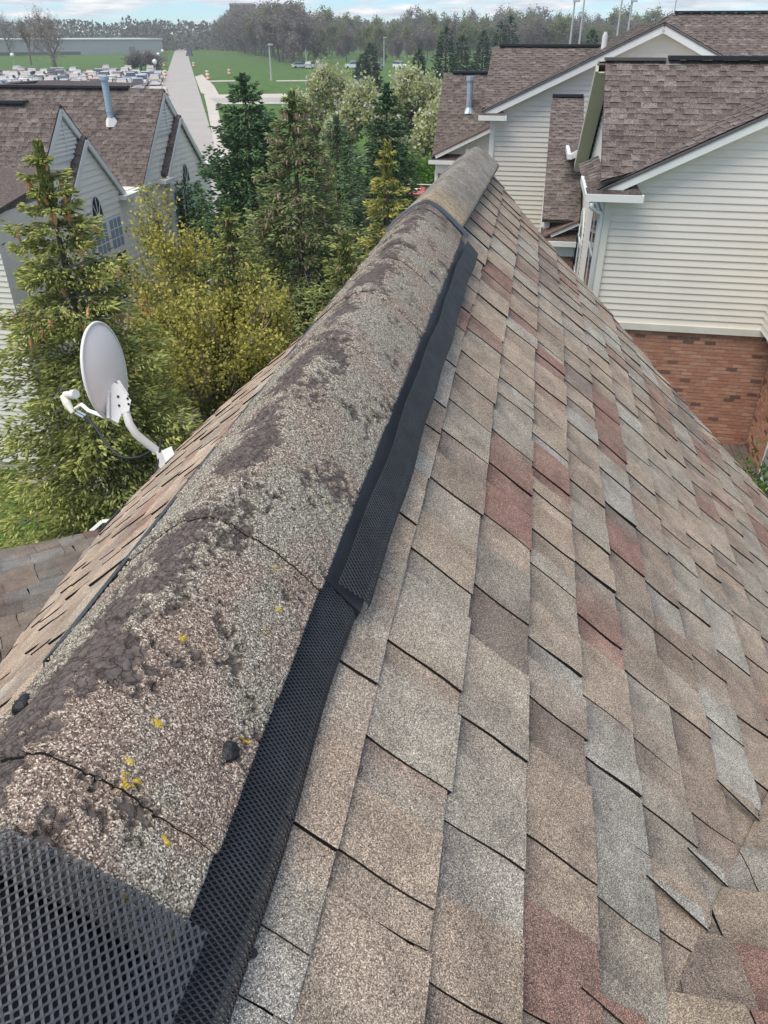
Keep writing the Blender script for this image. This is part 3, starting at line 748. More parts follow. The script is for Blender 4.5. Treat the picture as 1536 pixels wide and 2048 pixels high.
rim = MB(); rim.tube([dpt(1.0, 2 * math.pi * j / ns_, 0.0) for j in range(ns_ + 1)], 0.0085, 7, cap=False); rim.build('rim', DWHITE, dish, smooth=True)
tt_ = lambda x, y, t: hit_t(x, y, t)
# bracket on the back
br = MB()
bp_ = [(214, 778), (229, 765), (240, 770), (253, 790), (262, 800), (258, 822), (243, 828), (236, 846), (217, 836)]
tb0 = TD - 0.03
fr = [tt_(x, y, tb0 - 0.02) for x, y in bp_]
br.prism(fr[::-1] if np.cross(fr[1] - fr[0], fr[2] - fr[0]) @ vw > 0 else fr, vw * 0.05)
brk = br.build('bracket', DWHITE, dish)
br = MB(); br.box(tt_(213, 780, tb0 - 0.035), tt_(213, 836, tb0 - 0.035) - tt_(213, 780, tb0 - 0.035), tt_(219, 780, tb0 - 0.035) - tt_(213, 780, tb0 - 0.035), vw * 0.07)
br.box(tt_(233, 762, tb0), tt_(252, 792, tb0) - tt_(233, 762, tb0), tt_(239, 760, tb0) - tt_(233, 762, tb0), vw * 0.03)
br.build('bracket_flange', DWHITE, dish)
for x, y in ((236, 793), (238, 811), (255, 797), (257, 808), (216, 786), (216, 826)):
    bo = MB(); c_ = tt_(x, y, tb0 - 0.026); bo.tube([c_, c_ + vw * 0.012], 0.006, 8); bo.build('bolt', PLASTIC, dish)
mast = MB()
base = OR + RV * (hL(336, 912)[0] - 0.05) + dL * (hL(336, 912)[1] - 0.05)
tbs = pix(base)[2]
mpts = [tt_(247, 806, TD - .03), tt_(252, 826, TD - .03), tt_(259, 848, TD - .03), tt_(272, 868, TD), tt_(292, 885, TD + .04), tt_(312, 900, TD + .08), tt_(323, 909, TD + .1)]
mast.tube(mpts, 0.0205, 12); mast.build('mast', DWHITE, dish, smooth=True)
ft_ = MB(); fo = tt_(328, 912, TD + .1)
ft_.box(fo - rt * 0.035 - up_ * 0.05 - vw * 0.05, rt * 0.075, up_ * 0.075, vw * 0.08)
ft_.box(tt_(323, 902, TD + .02), tt_(343, 893, TD + .02) - tt_(323, 902, TD + .02), tt_(333, 928, TD + .02) - tt_(323, 902, TD + .02), vw * 0.012)
ft_.build('mount_foot', DWHITE, dish)
arm = MB(); arm.tube([tt_(236, 843, TD - .01), tt_(205, 832, TD + .12), tt_(178, 822, TD + .2), tt_(163, 809, TD + .26)], 0.011, 6)
arm.tube([tt_(163, 809, TD + .26), tt_(150, 817, TD + .28)], 0.009, 6); arm.build('feed_arm', DWHITE, dish)
ln = MB()
ln.tube([tt_(127, 792, TD + .30), tt_(135, 808, TD + .29), tt_(146, 826, TD + .28)], [0.021, 0.023, 0.012], 10)
ln.tube([tt_(131, 790, TD + .30), tt_(147, 789, TD + .26)], [0.020, 0.020], 12)
lnb = ln.build('feed_horn', LNBM, dish, smooth=False)
cl = MB(); cl.tube([tt_(145, 789, TD + .265), tt_(152, 788, TD + .25)], [0.026, 0.024], 14); cl.build('horn_cover', DWHITE, lnb, smooth=False)
cl = MB(); cl.tube([tt_(151, 826, TD + .28), tt_(168, 835, TD + .27)], 0.006, 6); cl.tube([tt_(156, 822, TD + .28), tt_(172, 831, TD + .27)], 0.006, 6); cl.build('connector', GALV, lnb)
cb = MB()
cpx = [(168, 835), (180, 842), (192, 856), (202, 872), (212, 886), (224, 900), (240, 913), (258, 917), (280, 914), (300, 904), (318, 893)]
cb.tube([tt_(x, y, TD + .27 - .017 * i) for i, (x, y) in enumerate(cpx)], 0.0075, 6)
cb.tube([tt_(x, y, TD + .05) for x, y in ((321, 877), (320, 900), (316, 925), (310, 945), (306, 958))], 0.006, 6)
cb.build('cable', PLASTIC, dish, smooth=True)
cb = MB(); tcab = 3.2
cb.tube([OR + RV * r_ + dL * a_ + nL * 0.015 for r_, a_ in ((2.75, 1.95), (2.62, 2.05), (2.5, 2.06), (2.3, 1.98), (2.1, 1.92))], 0.008, 6)
cb.build('ground_cable', PLASTIC, dish)

# ------------------------------------------------------------------ neighbour house kit
def wall_plane(name, parent, O, e, out, poly, m, lap=0.115, singles=True, back=True):
    """lap siding on a convex polygon poly (x along e, z); out is the outward normal"""
    O = np.asarray(O, float); e = unit(e); out = unit(out)
    P3 = lambda p, o: O + e * p[0] + ZV * (p[1] - O[2]) + out * o
    bk = [P3(p, 0.0) for p in poly]
    if np.cross(bk[1] - bk[0], bk[2] - bk[0]) @ out < 0: bk = bk[::-1]
    w_ = MB().prism(bk, -out * 0.12).build(name, m, parent)
    zs = [p[1] for p in poly]; z = min(zs); rest = MB(); n_ = 0
    while z < max(zs) - 0.01:
        q = clip(clip(poly, (0, -1, -(z))), (0, 1, min(z + lap, max(zs))))
        if len(q) >= 3:
            fv = [P3(p, 0.003 + 0.19 * lap * (1 - (p[1] - z) / lap)) for p in q]; bv = [P3(p, -0.002) for p in q]
            n = len(q)
            if np.cross(fv[1] - fv[0], fv[2] - fv[0]) @ out < 0: fv = fv[::-1]; bv = bv[::-1]
            mb = MB().add(fv + bv, [tuple(range(n))] + [(i, n + i, n + (i + 1) % n, (i + 1) % n) for i in range(n)])
            if singles: mb.build('siding_board', m, w_)
            else: rest.merge(mb)
        z += lap
    if rest.v: rest.build('siding_boards', m, w_, kind='stuff')
    return w_
def roof_plane(name, parent, O, e, d, poly, seed, nsingle=0, pal=PALN, mats=None, tw=(0.14, 0.30), gw=(0.10, 0.26), expo=0.15, thick=0.04, th=0.005, butt=0.006):
    """roof slab with shingles; poly convex in (x along e, a down d)"""
    O = np.asarray(O, float); e = unit(e); d = unit(d); nn = unit(np.cross(e, d)); nn = nn if nn[2] > 0 else -nn
    cx = (sum(p[0] for p in poly) / len(poly), sum(p[1] for p in poly) / len(poly))
    hps = [line_hp(poly[i], poly[(i + 1) % len(poly)], cx) for i in range(len(poly))]
    sl_ = slab(name, O, e, d, nn, poly, thick, ROOFEDGE, parent)
    f = shingle_field(O, e, d, min(p[0] for p in poly), max(p[0] for p in poly), min(p[1] for p in poly) + 0.02, max(p[1] for p in poly), hps, seed, pal=pal,
                      expo=expo, tw=tw, gw=gw, th=th, butt=butt, rows=(-0.1, 1.0), warp=0.0)
    place_field(f, sl_, mats or [SHINGN, BLACK], nsingle)
    return sl_
def bar(name, parent, a, b, wd, ht, m=WHITE, upv=ZV):
    """box beam from a to b"""
    a = np.asarray(a, float); b = np.asarray(b, float); t = unit(b - a); sd = unit(np.cross(t, upv)); u = np.cross(sd, t)
    return MB().box(a - sd * wd / 2 - u * ht / 2, b - a, sd * wd, u * ht).build(name, m, parent)
def brick_wall(name, parent, O, e, out, x0, x1, z0, z1, seed, nsingle):
    O = np.asarray(O, float); rnd = random.Random(seed); P3 = lambda x, z, o: O + e * x + ZV * (z - O[2]) + out * o
    w_ = MB().box(P3(x0, z0, -0.12), e * (x1 - x0), out * 0.12, ZV * (z1 - z0)).build(name, MORTAR, parent)
    bl, bh, j = 0.205, 0.060, 0.012; items = []; z = z0; row = 0
    while z < z1 - 0.01:
        h = min(bh, z1 - z); x = x0 - (bl / 2 if row % 2 else 0)
        while x < x1:
            a, b = max(x, x0), min(x + bl, x1)
            if b - a > 0.03:
                dark = vnoise(row * 0.21 + 3, x * 0.9, seed) ; t = rnd.random()
                if t < 0.05 + 0.22 * (dark > 0.62): c = (0.16, 0.085, 0.062)
                elif t < 0.40: c = (0.38, 0.165, 0.10)
                elif t < 0.75: c = (0.40, 0.19, 0.115)
                else: c = (0.44, 0.225, 0.14)
                c = np.array(c) * np.array([0.95, 1.06, 1.16]) * rnd.uniform(0.97, 1.2)
                mb = MB().box(P3(a + j / 2, z, 0.0), e * (b - a - j), out * rnd.uniform(0.006, 0.012), ZV * (h - 0.002), 0, c)
                px_, py_, f_ = pix(P3((a + b) / 2, z, 0)); vis = f_ > 0 and 0 < px_ < 1536 and 0 < py_ < 2048
                hid = py_ > 660 and py_ > 655 + (px_ - 1240) * 1.17 - 10
                items.append((mb, (1 if vis and not hid else 0) + rnd.random() * 0.1))
            x += bl
        z += bh + j; row += 1
    items.sort(key=lambda t: -t[1])
    for mb, k in items[:nsingle]: mb.build('brick', BRICKM, w_)
    rest = MB()
    for mb, k in items[nsingle:]: rest.merge(mb)
    if rest.v: rest.build('bricks', BRICKM, w_, kind='stuff')
    return w_
def window(parent, O, e, out, x0, x1, z0, z1, cols=2, rows=2, frame=0.06, glass=GLASS, arch=False):
    P3 = lambda x, z, o: np.asarray(O, float) + e * x + ZV * (z - O[2]) + out * o
    wr = MB(); 
    def pane_poly(x0, x1, z0, z1):
        if not arch: return [(x0, z0), (x1, z0), (x1, z1), (x0, z1)]
        c = (x0 + x1) / 2; ra = (x1 - x0) / 2; rz = z1 - z0
        return [(x0, z0), (x1, z0)] + [(c + ra * math.cos(t), z0 + rz * math.sin(t)) for t in np.linspace(0.15, math.pi - 0.15, 11)]
    def slabp(pp, o0, o1, m, nm, par):
        f_ = [P3(x, z, o1) for x, z in pp]
        if np.cross(f_[1] - f_[0], f_[2] - f_[0]) @ out < 0: f_ = f_[::-1]
        return MB().prism(f_, -out * (o1 - o0)).build(nm, m, par)
    wn_ = slabp(pane_poly(x0 - frame, x1 + frame, z0 - frame * (0.3 if arch else 1), z1 + frame), 0.0, 0.035, WHITE, 'window', parent)
    slabp(pane_poly(x0, x1, z0, z1), 0.0, 0.040, glass, 'pane', wn_)
    mu = MB()
    if not arch:
        for i in range(1, cols): x = x0 + (x1 - x0) * i / cols; mu.box(P3(x - .012, z0, .04), e * .024, out * .012, ZV * (z1 - z0))
        for i in range(1, rows): z = z0 + (z1 - z0) * i / rows; mu.box(P3(x0, z - .012, .04), e * (x1 - x0), out * .0135, ZV * .024)
    else:
        c = (x0 + x1) / 2
        for t in np.linspace(math.pi / 4, 3 * math.pi / 4, 3): mu.tube([P3(c, z0, .045), P3(c + (x1 - x0) / 2 * math.cos(t), z0 + (z1 - z0) * math.sin(t) * .97, .045)], 0.012, 4)
        bar('mullion', wn_, P3(x0, z0, .045), P3(x1, z0, .045), .03, .05)
    if mu.v: mu.build('muntin', WHITE, wn_)
    return wn_

# ------------------------------------------------------------------ right-hand house (brick below, siding above)
R1 = root('neighbour_house', W(5, 18, 0), 'cream sided house with brick lower storey and wide front gable rising beside our roof', 'house')
rk = lambda s: 6.60 + 0.49 * (s - 1.05)                         # top of the front gable rake
wallF = wall_plane('front_wall', R1, W(0, 15, 0), NV, -RV, [(1.50, 4.22), (4.62, 4.22), (4.62, rk(4.62) - .2), (1.50, rk(1.5) - .2)], SIDING, lap=0.124)
bar('corner_trim', R1, W(1.435, 14.985, 0.0), W(1.435, 14.985, 6.55), 0.12, 0.14, mat('corner_post', (0.66, 0.66, 0.58), 0.6, var=.06, vscale=2), upv=RV)
bar('skirt_board', R1, W(1.4, 14.975, 4.16), W(4.8, 14.975, 4.16), 0.07, 0.13, mat('skirt_board', (0.63, 0.62, 0.55), 0.6, var=.08, vscale=3))
wall_plane('projecting_wall', R1, W(4.60, 0, 0), RV, -NV, [(10.5, 4.22), (14.98, 4.22), (14.98, 6.5), (10.5, 6.5)], SIDING, lap=0.124)
brick_wall('brick_front', R1, W(0, 15.03, 0), NV, -RV, 1.40, 4.92, 0.4, 4.09, 5, 200)
brick_wall('brick_side', R1, W(4.92, 0, 0), RV, -NV, 11.0, 15.0, 0.4, 4.2, 6, 100)
MB().sbox(4.75, 9, 10.5, 15.0, 4.0, 6.5).build('upper_storey', SIDING, R1)
MB().sbox(1.5, 11, 15.15, 23.2, 0, 6.4).build('core', SIDING, R1)
wall_plane('side_wall', R1, W(1.39, 0, 0), RV, -NV, [(15.06, 0.5), (21.4, 0.5), (21.4, 6.0), (17.3, 8.38), (15.06, 7.0)], SIDING, lap=0.124, singles=False)
SL = math.atan(0.63); dd = unit(-RV * math.cos(SL) - ZV * math.sin(SL))
pz = lambda a: a
roof_plane('main_roof', R1, W(1.20, 17.3, 8.56), NV, dd, [(0, 0), (11, 0), (11, 2.48), (0, 2.48)], 51, nsingle=300)
roof_plane('roof_tail', R1, W(1.20, 17.3, 8.555), NV, dd, [(0, 2.42), (1.9, 2.42), (0, 3.25)], 55)
ddf = unit(RV * math.cos(SL) - ZV * math.sin(SL))
roof_plane('main_roof', R1, W(1.05, 17.34, 8.53), NV, ddf, [(0, 0), (11, 0), (11, 4.5), (0, 4.5)], 52)
bar('ridge_vent', R1, W(2.35, 17.3, 8.60), W(11, 17.3, 8.60), 0.30, 0.07, PLASTIC)
bar('ridge_cap', R1, W(1.18, 17.3, 8.575), W(2.3, 17.3, 8.575), 0.28, 0.05, ROOFEDGE)
for sg in (1,):
    bar('rake_board', R1, W(1.06, 17.3, 8.45), W(1.06, 17.3 + sg * 3.6, 8.45 - .63 * 3.6), 0.05, 0.20, mat('rake_tan', (0.50, 0.49, 0.38), .6))
    bar('rake_soffit', R1, W(1.2, 17.3, 8.35), W(1.2, 17.3 + sg * 3.6, 8.35 - .63 * 3.6), 0.24, 0.03, mat('rake_tan'))
SW = math.atan(0.49); dw = unit(-NV * math.cos(SW) - ZV * math.sin(SW)); lw = 3.85 / math.cos(SW)
roof_plane('wing_roof', R1, W(4.9, 14.68, rk(4.9)), RV, dw, [(0, 0), (3.6, 0), (3.6, lw + .06), (0, lw + .06)], 53)
bar('rake_board', R1, W(1.2, 14.72, rk(1.2) - .12), W(4.9, 14.72, rk(4.9) - .12), 0.05, 0.17)
bar('rake_soffit', R1, W(1.35, 14.85, rk(1.35) - .20), W(4.9, 14.85, rk(4.9) - .20), 0.26, 0.03, WHITE)
# eave return with gutter and downspout
gt = MB().sbox(0.98, 1.98, 14.56, 14.68, 6.48, 6.60).build('gutter', WHITE, R1)
MB().sbox(0.98, 1.10, 14.68, 16.6, 6.48, 6.60).build('gutter', WHITE, R1)
rt_ = MB(); A_ = [W(1.0, 14.6, 6.61), W(1.95, 14.6, 6.61), W(1.80, 14.95, 6.80), W(1.15, 14.95, 6.80)]
rt_.prism(A_, -ZV * .05, 0, (0.10, 0.085, 0.08)); rt_.add([W(1.0, 14.6, 6.612), W(1.15, 14.95, 6.802), W(1.0, 15.1, 6.612)], [(0, 1, 2)], 0, (.12, .1, .09))
rt_.build('return_roof', SHINGN, R1)
ds_ = MB(); ds_.tube([W(1.10, 14.60, 6.46), W(1.10, 14.62, 6.38), W(1.22, 14.75, 6.28), W(1.30, 14.88, 6.24), W(1.33, 14.92, 6.1), W(1.33, 14.93, 0.3)], 0.036, 8); ds_.build('downspout', WHITE, R1, smooth=True)
window(R1, W(1.36, 0, 0), RV, -NV, 15.55, 16.75, 4.55, 6.1, 2, 2, 0.09, GLASS)
window(R1, W(1.36, 0, 0), RV, -NV, 19.2, 20.6, 3.2, 4.6, 2, 2, 0.09, GLASS2)
window(R1, W(1.36, 0, 0), RV, -NV, 19.2, 20.6, 4.72, 5.3, 2, 2, 0.09, GLASS2, arch=True)
window(R1, W(4.90, 0, 0), RV, -NV, 12.4, 13.6, 1.9, 3.0, 2, 2, 0.09, GLASS2)
# back wing with its eave along the side
db = unit(-NV * math.cos(SW) - ZV * math.sin(SW))
roof_plane('back_roof', R1, W(2.9, 21.6, 7.35), RV, db, [(0, 0), (6.2, 0), (6.2, 2.2), (0, 2.2)], 54)
MB().sbox(0.86, 0.98, 21.4, 27.8, 6.28, 6.40).build('gutter', WHITE, R1)
MB().sbox(1.30, 9, 23.0, 27.5, 0, 6.4).build('back_wall', SIDING, R1)
bar('rake_board', R1, W(0.95, 21.55, 6.33), W(2.9, 21.55, 7.28), 0.05, 0.14)
# deck at the foot of the brick wall
dk = root('timber_deck', W(4, 13.5, 0), 'grey weathered plank deck at the foot of the brick wall', 'deck')
for i in range(22):
    s_ = 1.5 + i * 0.155; MB().box(W(s_, 12.2, 1.74), NV * 0.143, RV * 2.8, ZV * 0.035).build('plank', DARKWOOD, dk)
for s_ in (1.6, 4.8):
    for r_ in (12.4, 14.6): MB().sbox(s_ - .05, s_ + .05, r_ - .05, r_ + .05, 0, 1.74).build('post', DARKWOOD, dk)
MB().sbox(1.5, 4.9, 12.22, 12.26, 1.5, 1.74).build('joist', DARKWOOD, dk); MB().sbox(1.5, 4.9, 14.7, 14.74, 1.5, 1.74).build('joist', DARKWOOD, dk)

# lower block between the two right-hand houses
M1 = root('garage_block', W(1.0, 22, 0), 'low brown roofed block with brick wall tucked between the two cream houses', 'house')
SM = math.atan(0.44); dm = unit(-RV * math.cos(SM) - ZV * math.sin(SM))
roof_plane('roof', M1, W(0.38, 25.6, 7.42), NV, dm, [(0, 0), (.93, 0), (.93, 5.9), (0, 5.9)], 61)
bar('ridge_vent', M1, W(0.4, 25.6, 7.45), W(1.28, 25.6, 7.45), .25, .07, PLASTIC)
wall_plane('side_wall', M1, W(0.46, 0, 0), RV, -NV, [(20.4, 0.4), (25.6, 0.4), (25.6, 7.2), (20.4, 4.95)], SIDING, singles=False)
MB().sbox(0.5, 1.28, 20.45, 25.6, 0, 4.8).build('core', SIDING, M1)
brick_wall('brick_front', M1, W(0, 20.4, 0), NV, -RV, .48, 1.28, 2.5, 4.15, 8, 0)
MB().sbox(0.46, 1.28, 20.30, 20.44, 4.15, 4.42).build('frieze', WHITE, M1)
MB().sbox(0.36, 1.28, 20.05, 20.17, 4.44, 4.56).build('gutter', WHITE, M1)
rt_ = MB(); rt_.prism([W(.38, 20.1, 4.57), W(1.28, 20.1, 4.57), W(1.28, 20.5, 4.80), W(.38, 20.5, 4.80)], -ZV * .04, 0, (.12, .09, .08)); rt_.build('return_roof', SHINGN, M1)
bar('rake_board', M1, W(.62, 20.2, 4.68), W(1.28, 20.2, 5.0), .05, .12)
rt_ = MB(); rt_.prism([W(.45, 20.15, 4.66), W(1.28, 20.15, 5.07), W(1.28, 21.6, 5.6), W(.45, 20.9, 5.05)], -ZV * .05, 0, (.17, .125, .11)); rt_.build('porch_roof', SHINGN, M1)

# second right-hand house
R2 = root('neighbour_house', W(3, 30, 0), 'taller cream sided house with broad white trimmed gable behind the brick and siding house', 'house')
rk2 = lambda s: 9.20 - 0.46 * abs(s - 3.47)
wall_plane('front_wall', R2, W(0, 28, 0), NV, -RV, [(-1.42, 0.4), (8.2, 0.4), (8.2, rk2(8.2) - .2), (3.47, 9.0), (-1.42, rk2(-1.42) - .2)], SIDING, lap=0.15, singles=True)
bar('corner_trim', R2, W(-1.40, 27.97, 0), W(-1.40, 27.97, 6.7), .16, .14, WHITE, upv=RV)
MB().sbox(-1.3, 8.2, 28.15, 34.5, 0, 6.8).build('core', SIDING, R2)
S2 = math.atan(0.46)
for sg in (-1, 1):
    dq = unit(sg * NV * math.cos(S2) - ZV * math.sin(S2)); ll = 5.25 / math.cos(S2)
    roof_plane('wing_roof', R2, W(3.47, 27.55, 9.26), RV, dq, [(0, 0), (6.5, 0), (6.5, ll), (0, ll)], 71 + sg)
    bar('rake_board', R2, W(3.47, 27.6, 9.12), W(3.47 + sg * 5.15, 27.6, 9.12 - .46 * 5.15), .06, .24)
    bar('rake_soffit', R2, W(3.47, 27.78, 9.00), W(3.47 + sg * 5.1, 27.78, 9.0 - .46 * 5.1), .34, .03)
MB().sbox(-1.86, -0.95, 27.40, 27.54, 6.60, 6.74).build('gutter', WHITE, R2)
rt_ = MB(); rt_.prism([W(-1.84, 27.45, 6.75), W(-1.0, 27.45, 6.75), W(-1.15, 27.85, 6.92), W(-1.7, 27.85, 6.92)], -ZV * .04, 0, (.10, .085, .08)); rt_.build('return_roof', SHINGN, R2)
dq = unit(-RV * math.cos(S2) - ZV * math.sin(S2))
roof_plane('main_roof', R2, W(-1.8, 31.8, 8.58), NV, dq, [(0, 0), (6, 0), (6, 4.0), (0, 4.0)], 73)
roof_plane('main_roof', R2, W(-1.8, 31.8, 8.58), NV, unit(RV * math.cos(S2) - ZV * math.sin(S2)), [(0, 0), (6, 0), (6, 4.0), (0, 4.0)], 74)
bar('ridge_vent', R2, W(-1.55, 31.8, 8.62), W(2.4, 31.8, 8.62), .3, .07, PLASTIC)
fl = MB(); b_ = W(1.95, 29.9, 8.0); fl.tube([b_, b_ + ZV * .95], .09, 10); fl.tube([b_ + ZV * .95, b_ + ZV * 1.02], .06, 10); fl.build('vent_pipe', WHITE, R2)
# low section on its far side
MB().sbox(-3.7, -1.2, 32.35, 38.5, 0, 4.7).build('core', SIDING, R2)
S3 = math.atan(0.87); dq = unit(-RV * math.cos(S3) - ZV * math.sin(S3))
roof_plane('low_roof', R2, W(-3.95, 35.7, 7.6), NV, dq, [(0, 0), (3, 0), (3, 4.55), (0, 4.55)], 75)
roof_plane('low_roof', R2, W(-3.95, 35.7, 7.6), NV, unit(RV * math.cos(S3) - ZV * math.sin(S3)), [(0, 0), (3, 0), (3, 4.2), (0, 4.2)], 76)
bar('ridge_vent', R2, W(-3.6, 35.7, 7.64), W(-1.4, 35.7, 7.64), .3, .07, PLASTIC)
wall_plane('low_side_wall', R2, W(-3.72, 0, 0), RV, -NV, [(32.4, .4), (38.4, .4), (38.4, 4.8), (35.7, 7.3), (32.4, 4.6)], SIDING, singles=False)
brick_wall('brick_front', R2, W(0, 32.3, 0), NV, -RV, -3.72, -1.2, 1.5, 4.3, 9, 0)
MB().sbox(-3.78, -3.66, 32.22, 32.36, 0, 4.4).build('corner_trim', WHITE, R2)
MB().sbox(-3.75, -1.3, 32.15, 32.34, 4.3, 4.62).build('frieze', WHITE, R2)
MB().sbox(-4.0, -1.5, 31.85, 31.99, 4.66, 4.80).build('gutter', WHITE, R2)
rt_ = MB(); rt_.prism([W(-3.98, 31.9, 4.81), W(-1.5, 31.9, 4.81), W(-1.5, 32.35, 5.02), W(-3.7, 32.35, 5.02)], -ZV * .04, 0, (.12, .095, .085)); rt_.build('return_roof', SHINGN, R2)
wall_plane('low_gable', R2, W(0, 32.3, 0), NV, -RV, [(-3.5, 4.98), (-1.4, 4.98), (-1.4, 5.92)], SIDING, singles=False)
bar('rake_board', R2, W(-3.75, 31.95, 4.92), W(-1.4, 31.95, 6.02), .06, .15)
rt_ = MB(); rt_.prism([W(-3.9, 31.9, 4.96), W(-1.4, 31.9, 6.14), W(-1.4, 34.1, 6.14), W(-3.9, 32.8, 4.96)], -ZV * .05, 0, (.14, .105, .095)); rt_.build('low_wing_roof', SHINGN, R2)
fl = MB(); b_ = W(-2.72, 34.3, 6.35); fl.tube([b_, b_ + ZV * 1.05], .12, 10); fl.tube([b_ + ZV * 1.05, b_ + ZV * 1.2], .17, 10); fl.tube([b_ - ZV * .1, b_ + ZV * .1], [.24, .13], 10); fl.build('flue_pipe', GALV, R2)
# the roof behind it
R3 = root('neighbour_house', W(9, 40, 0), 'brown hipped roof rising behind the broad gable, highest of the right-hand roofs', 'house')
S4 = math.atan(0.6); dq = unit(-RV * math.cos(S4) - ZV * math.sin(S4))
roof_plane('roof', R3, W(5.0, 38, 9.66), NV, dq, [(0, 0), (9, 0), (9, 6), (-4.2, 6)], 81)
roof_plane('roof', R3, W(5.0, 38, 9.66), NV, unit(RV * math.cos(S4) - ZV * math.sin(S4)), [(0, 0), (9, 0), (9, 4), (-2.8, 4)], 82)
bar('ridge_vent', R3, W(5.1, 38, 9.70), W(14, 38, 9.70), .3, .07, PLASTIC)
MB().sbox(2.0, 14, 33.6, 42, 0, 6.4).build('wall', SIDING, R3)
pp = MB(); pp.tube([W(5.05, 37.8, 9.6), W(5.05, 37.8, 10.5)], .02, 5); pp.build('roof_pipe', GALV, R3)

# ------------------------------------------------------------------ left-hand row of gabled houses
LH = root('gabled_row_house', W(-16, 24, 0), 'pale sided row house with twin steep gables and louvred peaks beside the road', 'house')
SF = -13.0
MB().sbox(-24, SF - .14, 18.9, 30.6, 0, 4.6).build('core', SIDING2, LH)
LAP = 0.175
for gi, dr_ in enumerate((0.0, 6.75)):
    pr, pz_ = 21.37 + dr_, 7.35
    wall_plane('gable_wall', LH, W(SF, 0, 0), RV, NV, [(pr - 2.75, 4.5), (pr + 2.75, 4.5), (pr, 7.2)], SIDING2, lap=LAP)
    wall_plane('lower_wall', LH, W(SF, 0, 0), RV, NV, [(pr - 3.0, 0.3), (pr + 3.5, 0.3), (pr + 3.5, 4.5), (pr - 3.0, 4.5)], SIDING2, lap=LAP, singles=False)
    for sg in (-1, 1):
        dq = unit(sg * RV - ZV)
        ln_ = 3.95 if sg < 0 else 3.9
        roof_plane('roof', LH, W(-24, pr, pz_), NV, dq, [(0, 0), (11.12, 0), (11.12, ln_), (0, ln_)], 90 + gi * 5 + sg, expo=.15)
        bar('rake_board', LH, W(SF + .10, pr, pz_ - .16), W(SF + .10, pr + sg * 2.72, pz_ - .16 - 2.72), .06, .15, WHITE)
    bar('ridge_vent', LH, W(-24, pr, pz_ + .04), W(SF - .9 if gi == 0 else SF - 1.2, pr, pz_ + .04), .3, .07, PLASTIC)
    # louvred triangle
    lv = MB().prism([W(SF + .03, pr - .98, 6.05), W(SF + .03, pr + .98, 6.05), W(SF + .03, pr, 7.03)], -NV * .03).build('louvre', WHITE, LH)
    for k in range(8):
        z_ = 6.12 + k * 0.105; hw_ = 7.0 - z_
        MB().box(W(SF + .035, pr - hw_, z_), RV * 2 * hw_, NV * .03 - ZV * .02, ZV * .035).build('louvre_slat', SIDING2, lv)
    MB().box(W(SF + .03, pr - .025, 6.07), RV * .05, NV * .045, ZV * .85).build('louvre_post', WHITE, lv)
    bar('louvre_sill', LH, W(SF + .05, pr - 1.15, 6.0), W(SF + .05, pr + 1.15, 6.0), .05, .09, WHITE)
    # smaller projecting gable
    qr, qz, S5 = 22.10 + dr_, 6.43, SF + .15
    wall_plane('bay_gable', LH, W(S5, 0, 0), RV, NV, [(qr - 1.62, 4.70), (qr + 1.62, 4.70), (qr, 6.32)], SIDING2, lap=LAP)
    wall_plane('bay_wall', LH, W(S5, 0, 0), RV, NV, [(qr - 1.45, 0.3), (qr + 1.45, 0.3), (qr + 1.45, 4.70), (qr - 1.45, 4.70)], SIDING2, lap=LAP, singles=(gi == 0))
    MB().sbox(SF, S5 - .13, qr - 1.44, qr + 1.44, 0, 4.7).build('bay_core', SIDING2, LH)
    for sg in (-1, 1):
        dq = unit(sg * RV - ZV)
        roof_plane('bay_roof', LH, W(SF - 1.0, qr, qz + .06), NV, dq, [(0, 0), (1.28, 0), (1.28, 2.5), (0, 2.5)], 110 + gi * 5 + sg)
        bar('rake_board', LH, W(S5 + .12, qr, qz - .08), W(S5 + .12, qr + sg * 1.76, qz - .08 - 1.76), .06, .14, WHITE)
    window(LH, W(S5, 0, 0), RV, NV, qr - .30, qr + .30, 4.22, 4.85, 2, 2, .07, GLASS, arch=True)
    for c_ in (-.92, 0, .92): window(LH, W(S5, 0, 0), RV, NV, qr + c_ - .36, qr + c_ + .36, 2.2 + 1.0, 4.05, 3, 3, .07, GLASS2)
    for c_ in (-.92, 0, .92): window(LH, W(S5, 0, 0), RV, NV, qr + c_ - .36, qr + c_ + .36, 1.6, 3.02, 1, 1, .07, GLASS)
    MB().sbox(S5 - .05, S5 + .30, qr + 1.42, qr + 2.35, 4.52, 4.64).build('gutter', WHITE, LH)
    MB().sbox(SF, SF + .16, qr + 2.2, qr + 4.2, 4.50, 4.62).build('gutter', WHITE, LH)
    MB().sbox(S5 - .3, S5 + .25, qr - 2.2, qr - 1.45, 4.50, 4.62).build('gutter', WHITE, LH)
fl = MB(); b_ = hit_p(223, 243, W(-20, 28.12, 7.35), unit(-RV + ZV)); fl.tube([b_ - ZV * .1, b_ + ZV * 1.25], .115, 12); fl.tube([b_ + ZV * 1.25, b_ + ZV * 1.36], .16, 12); fl.tube([b_ + ZV * .3, b_ + ZV * .34], .13, 12); fl.build('flue_pipe', mat('blue_grey_flue', (0.36, 0.47, 0.55), .45, metal=.2), LH)
fl = MB(); fl.tube([b_ - ZV * .15, b_ + ZV * .12], [.30, .15], 4); fl.build('flue_flashing', WHITE, LH)
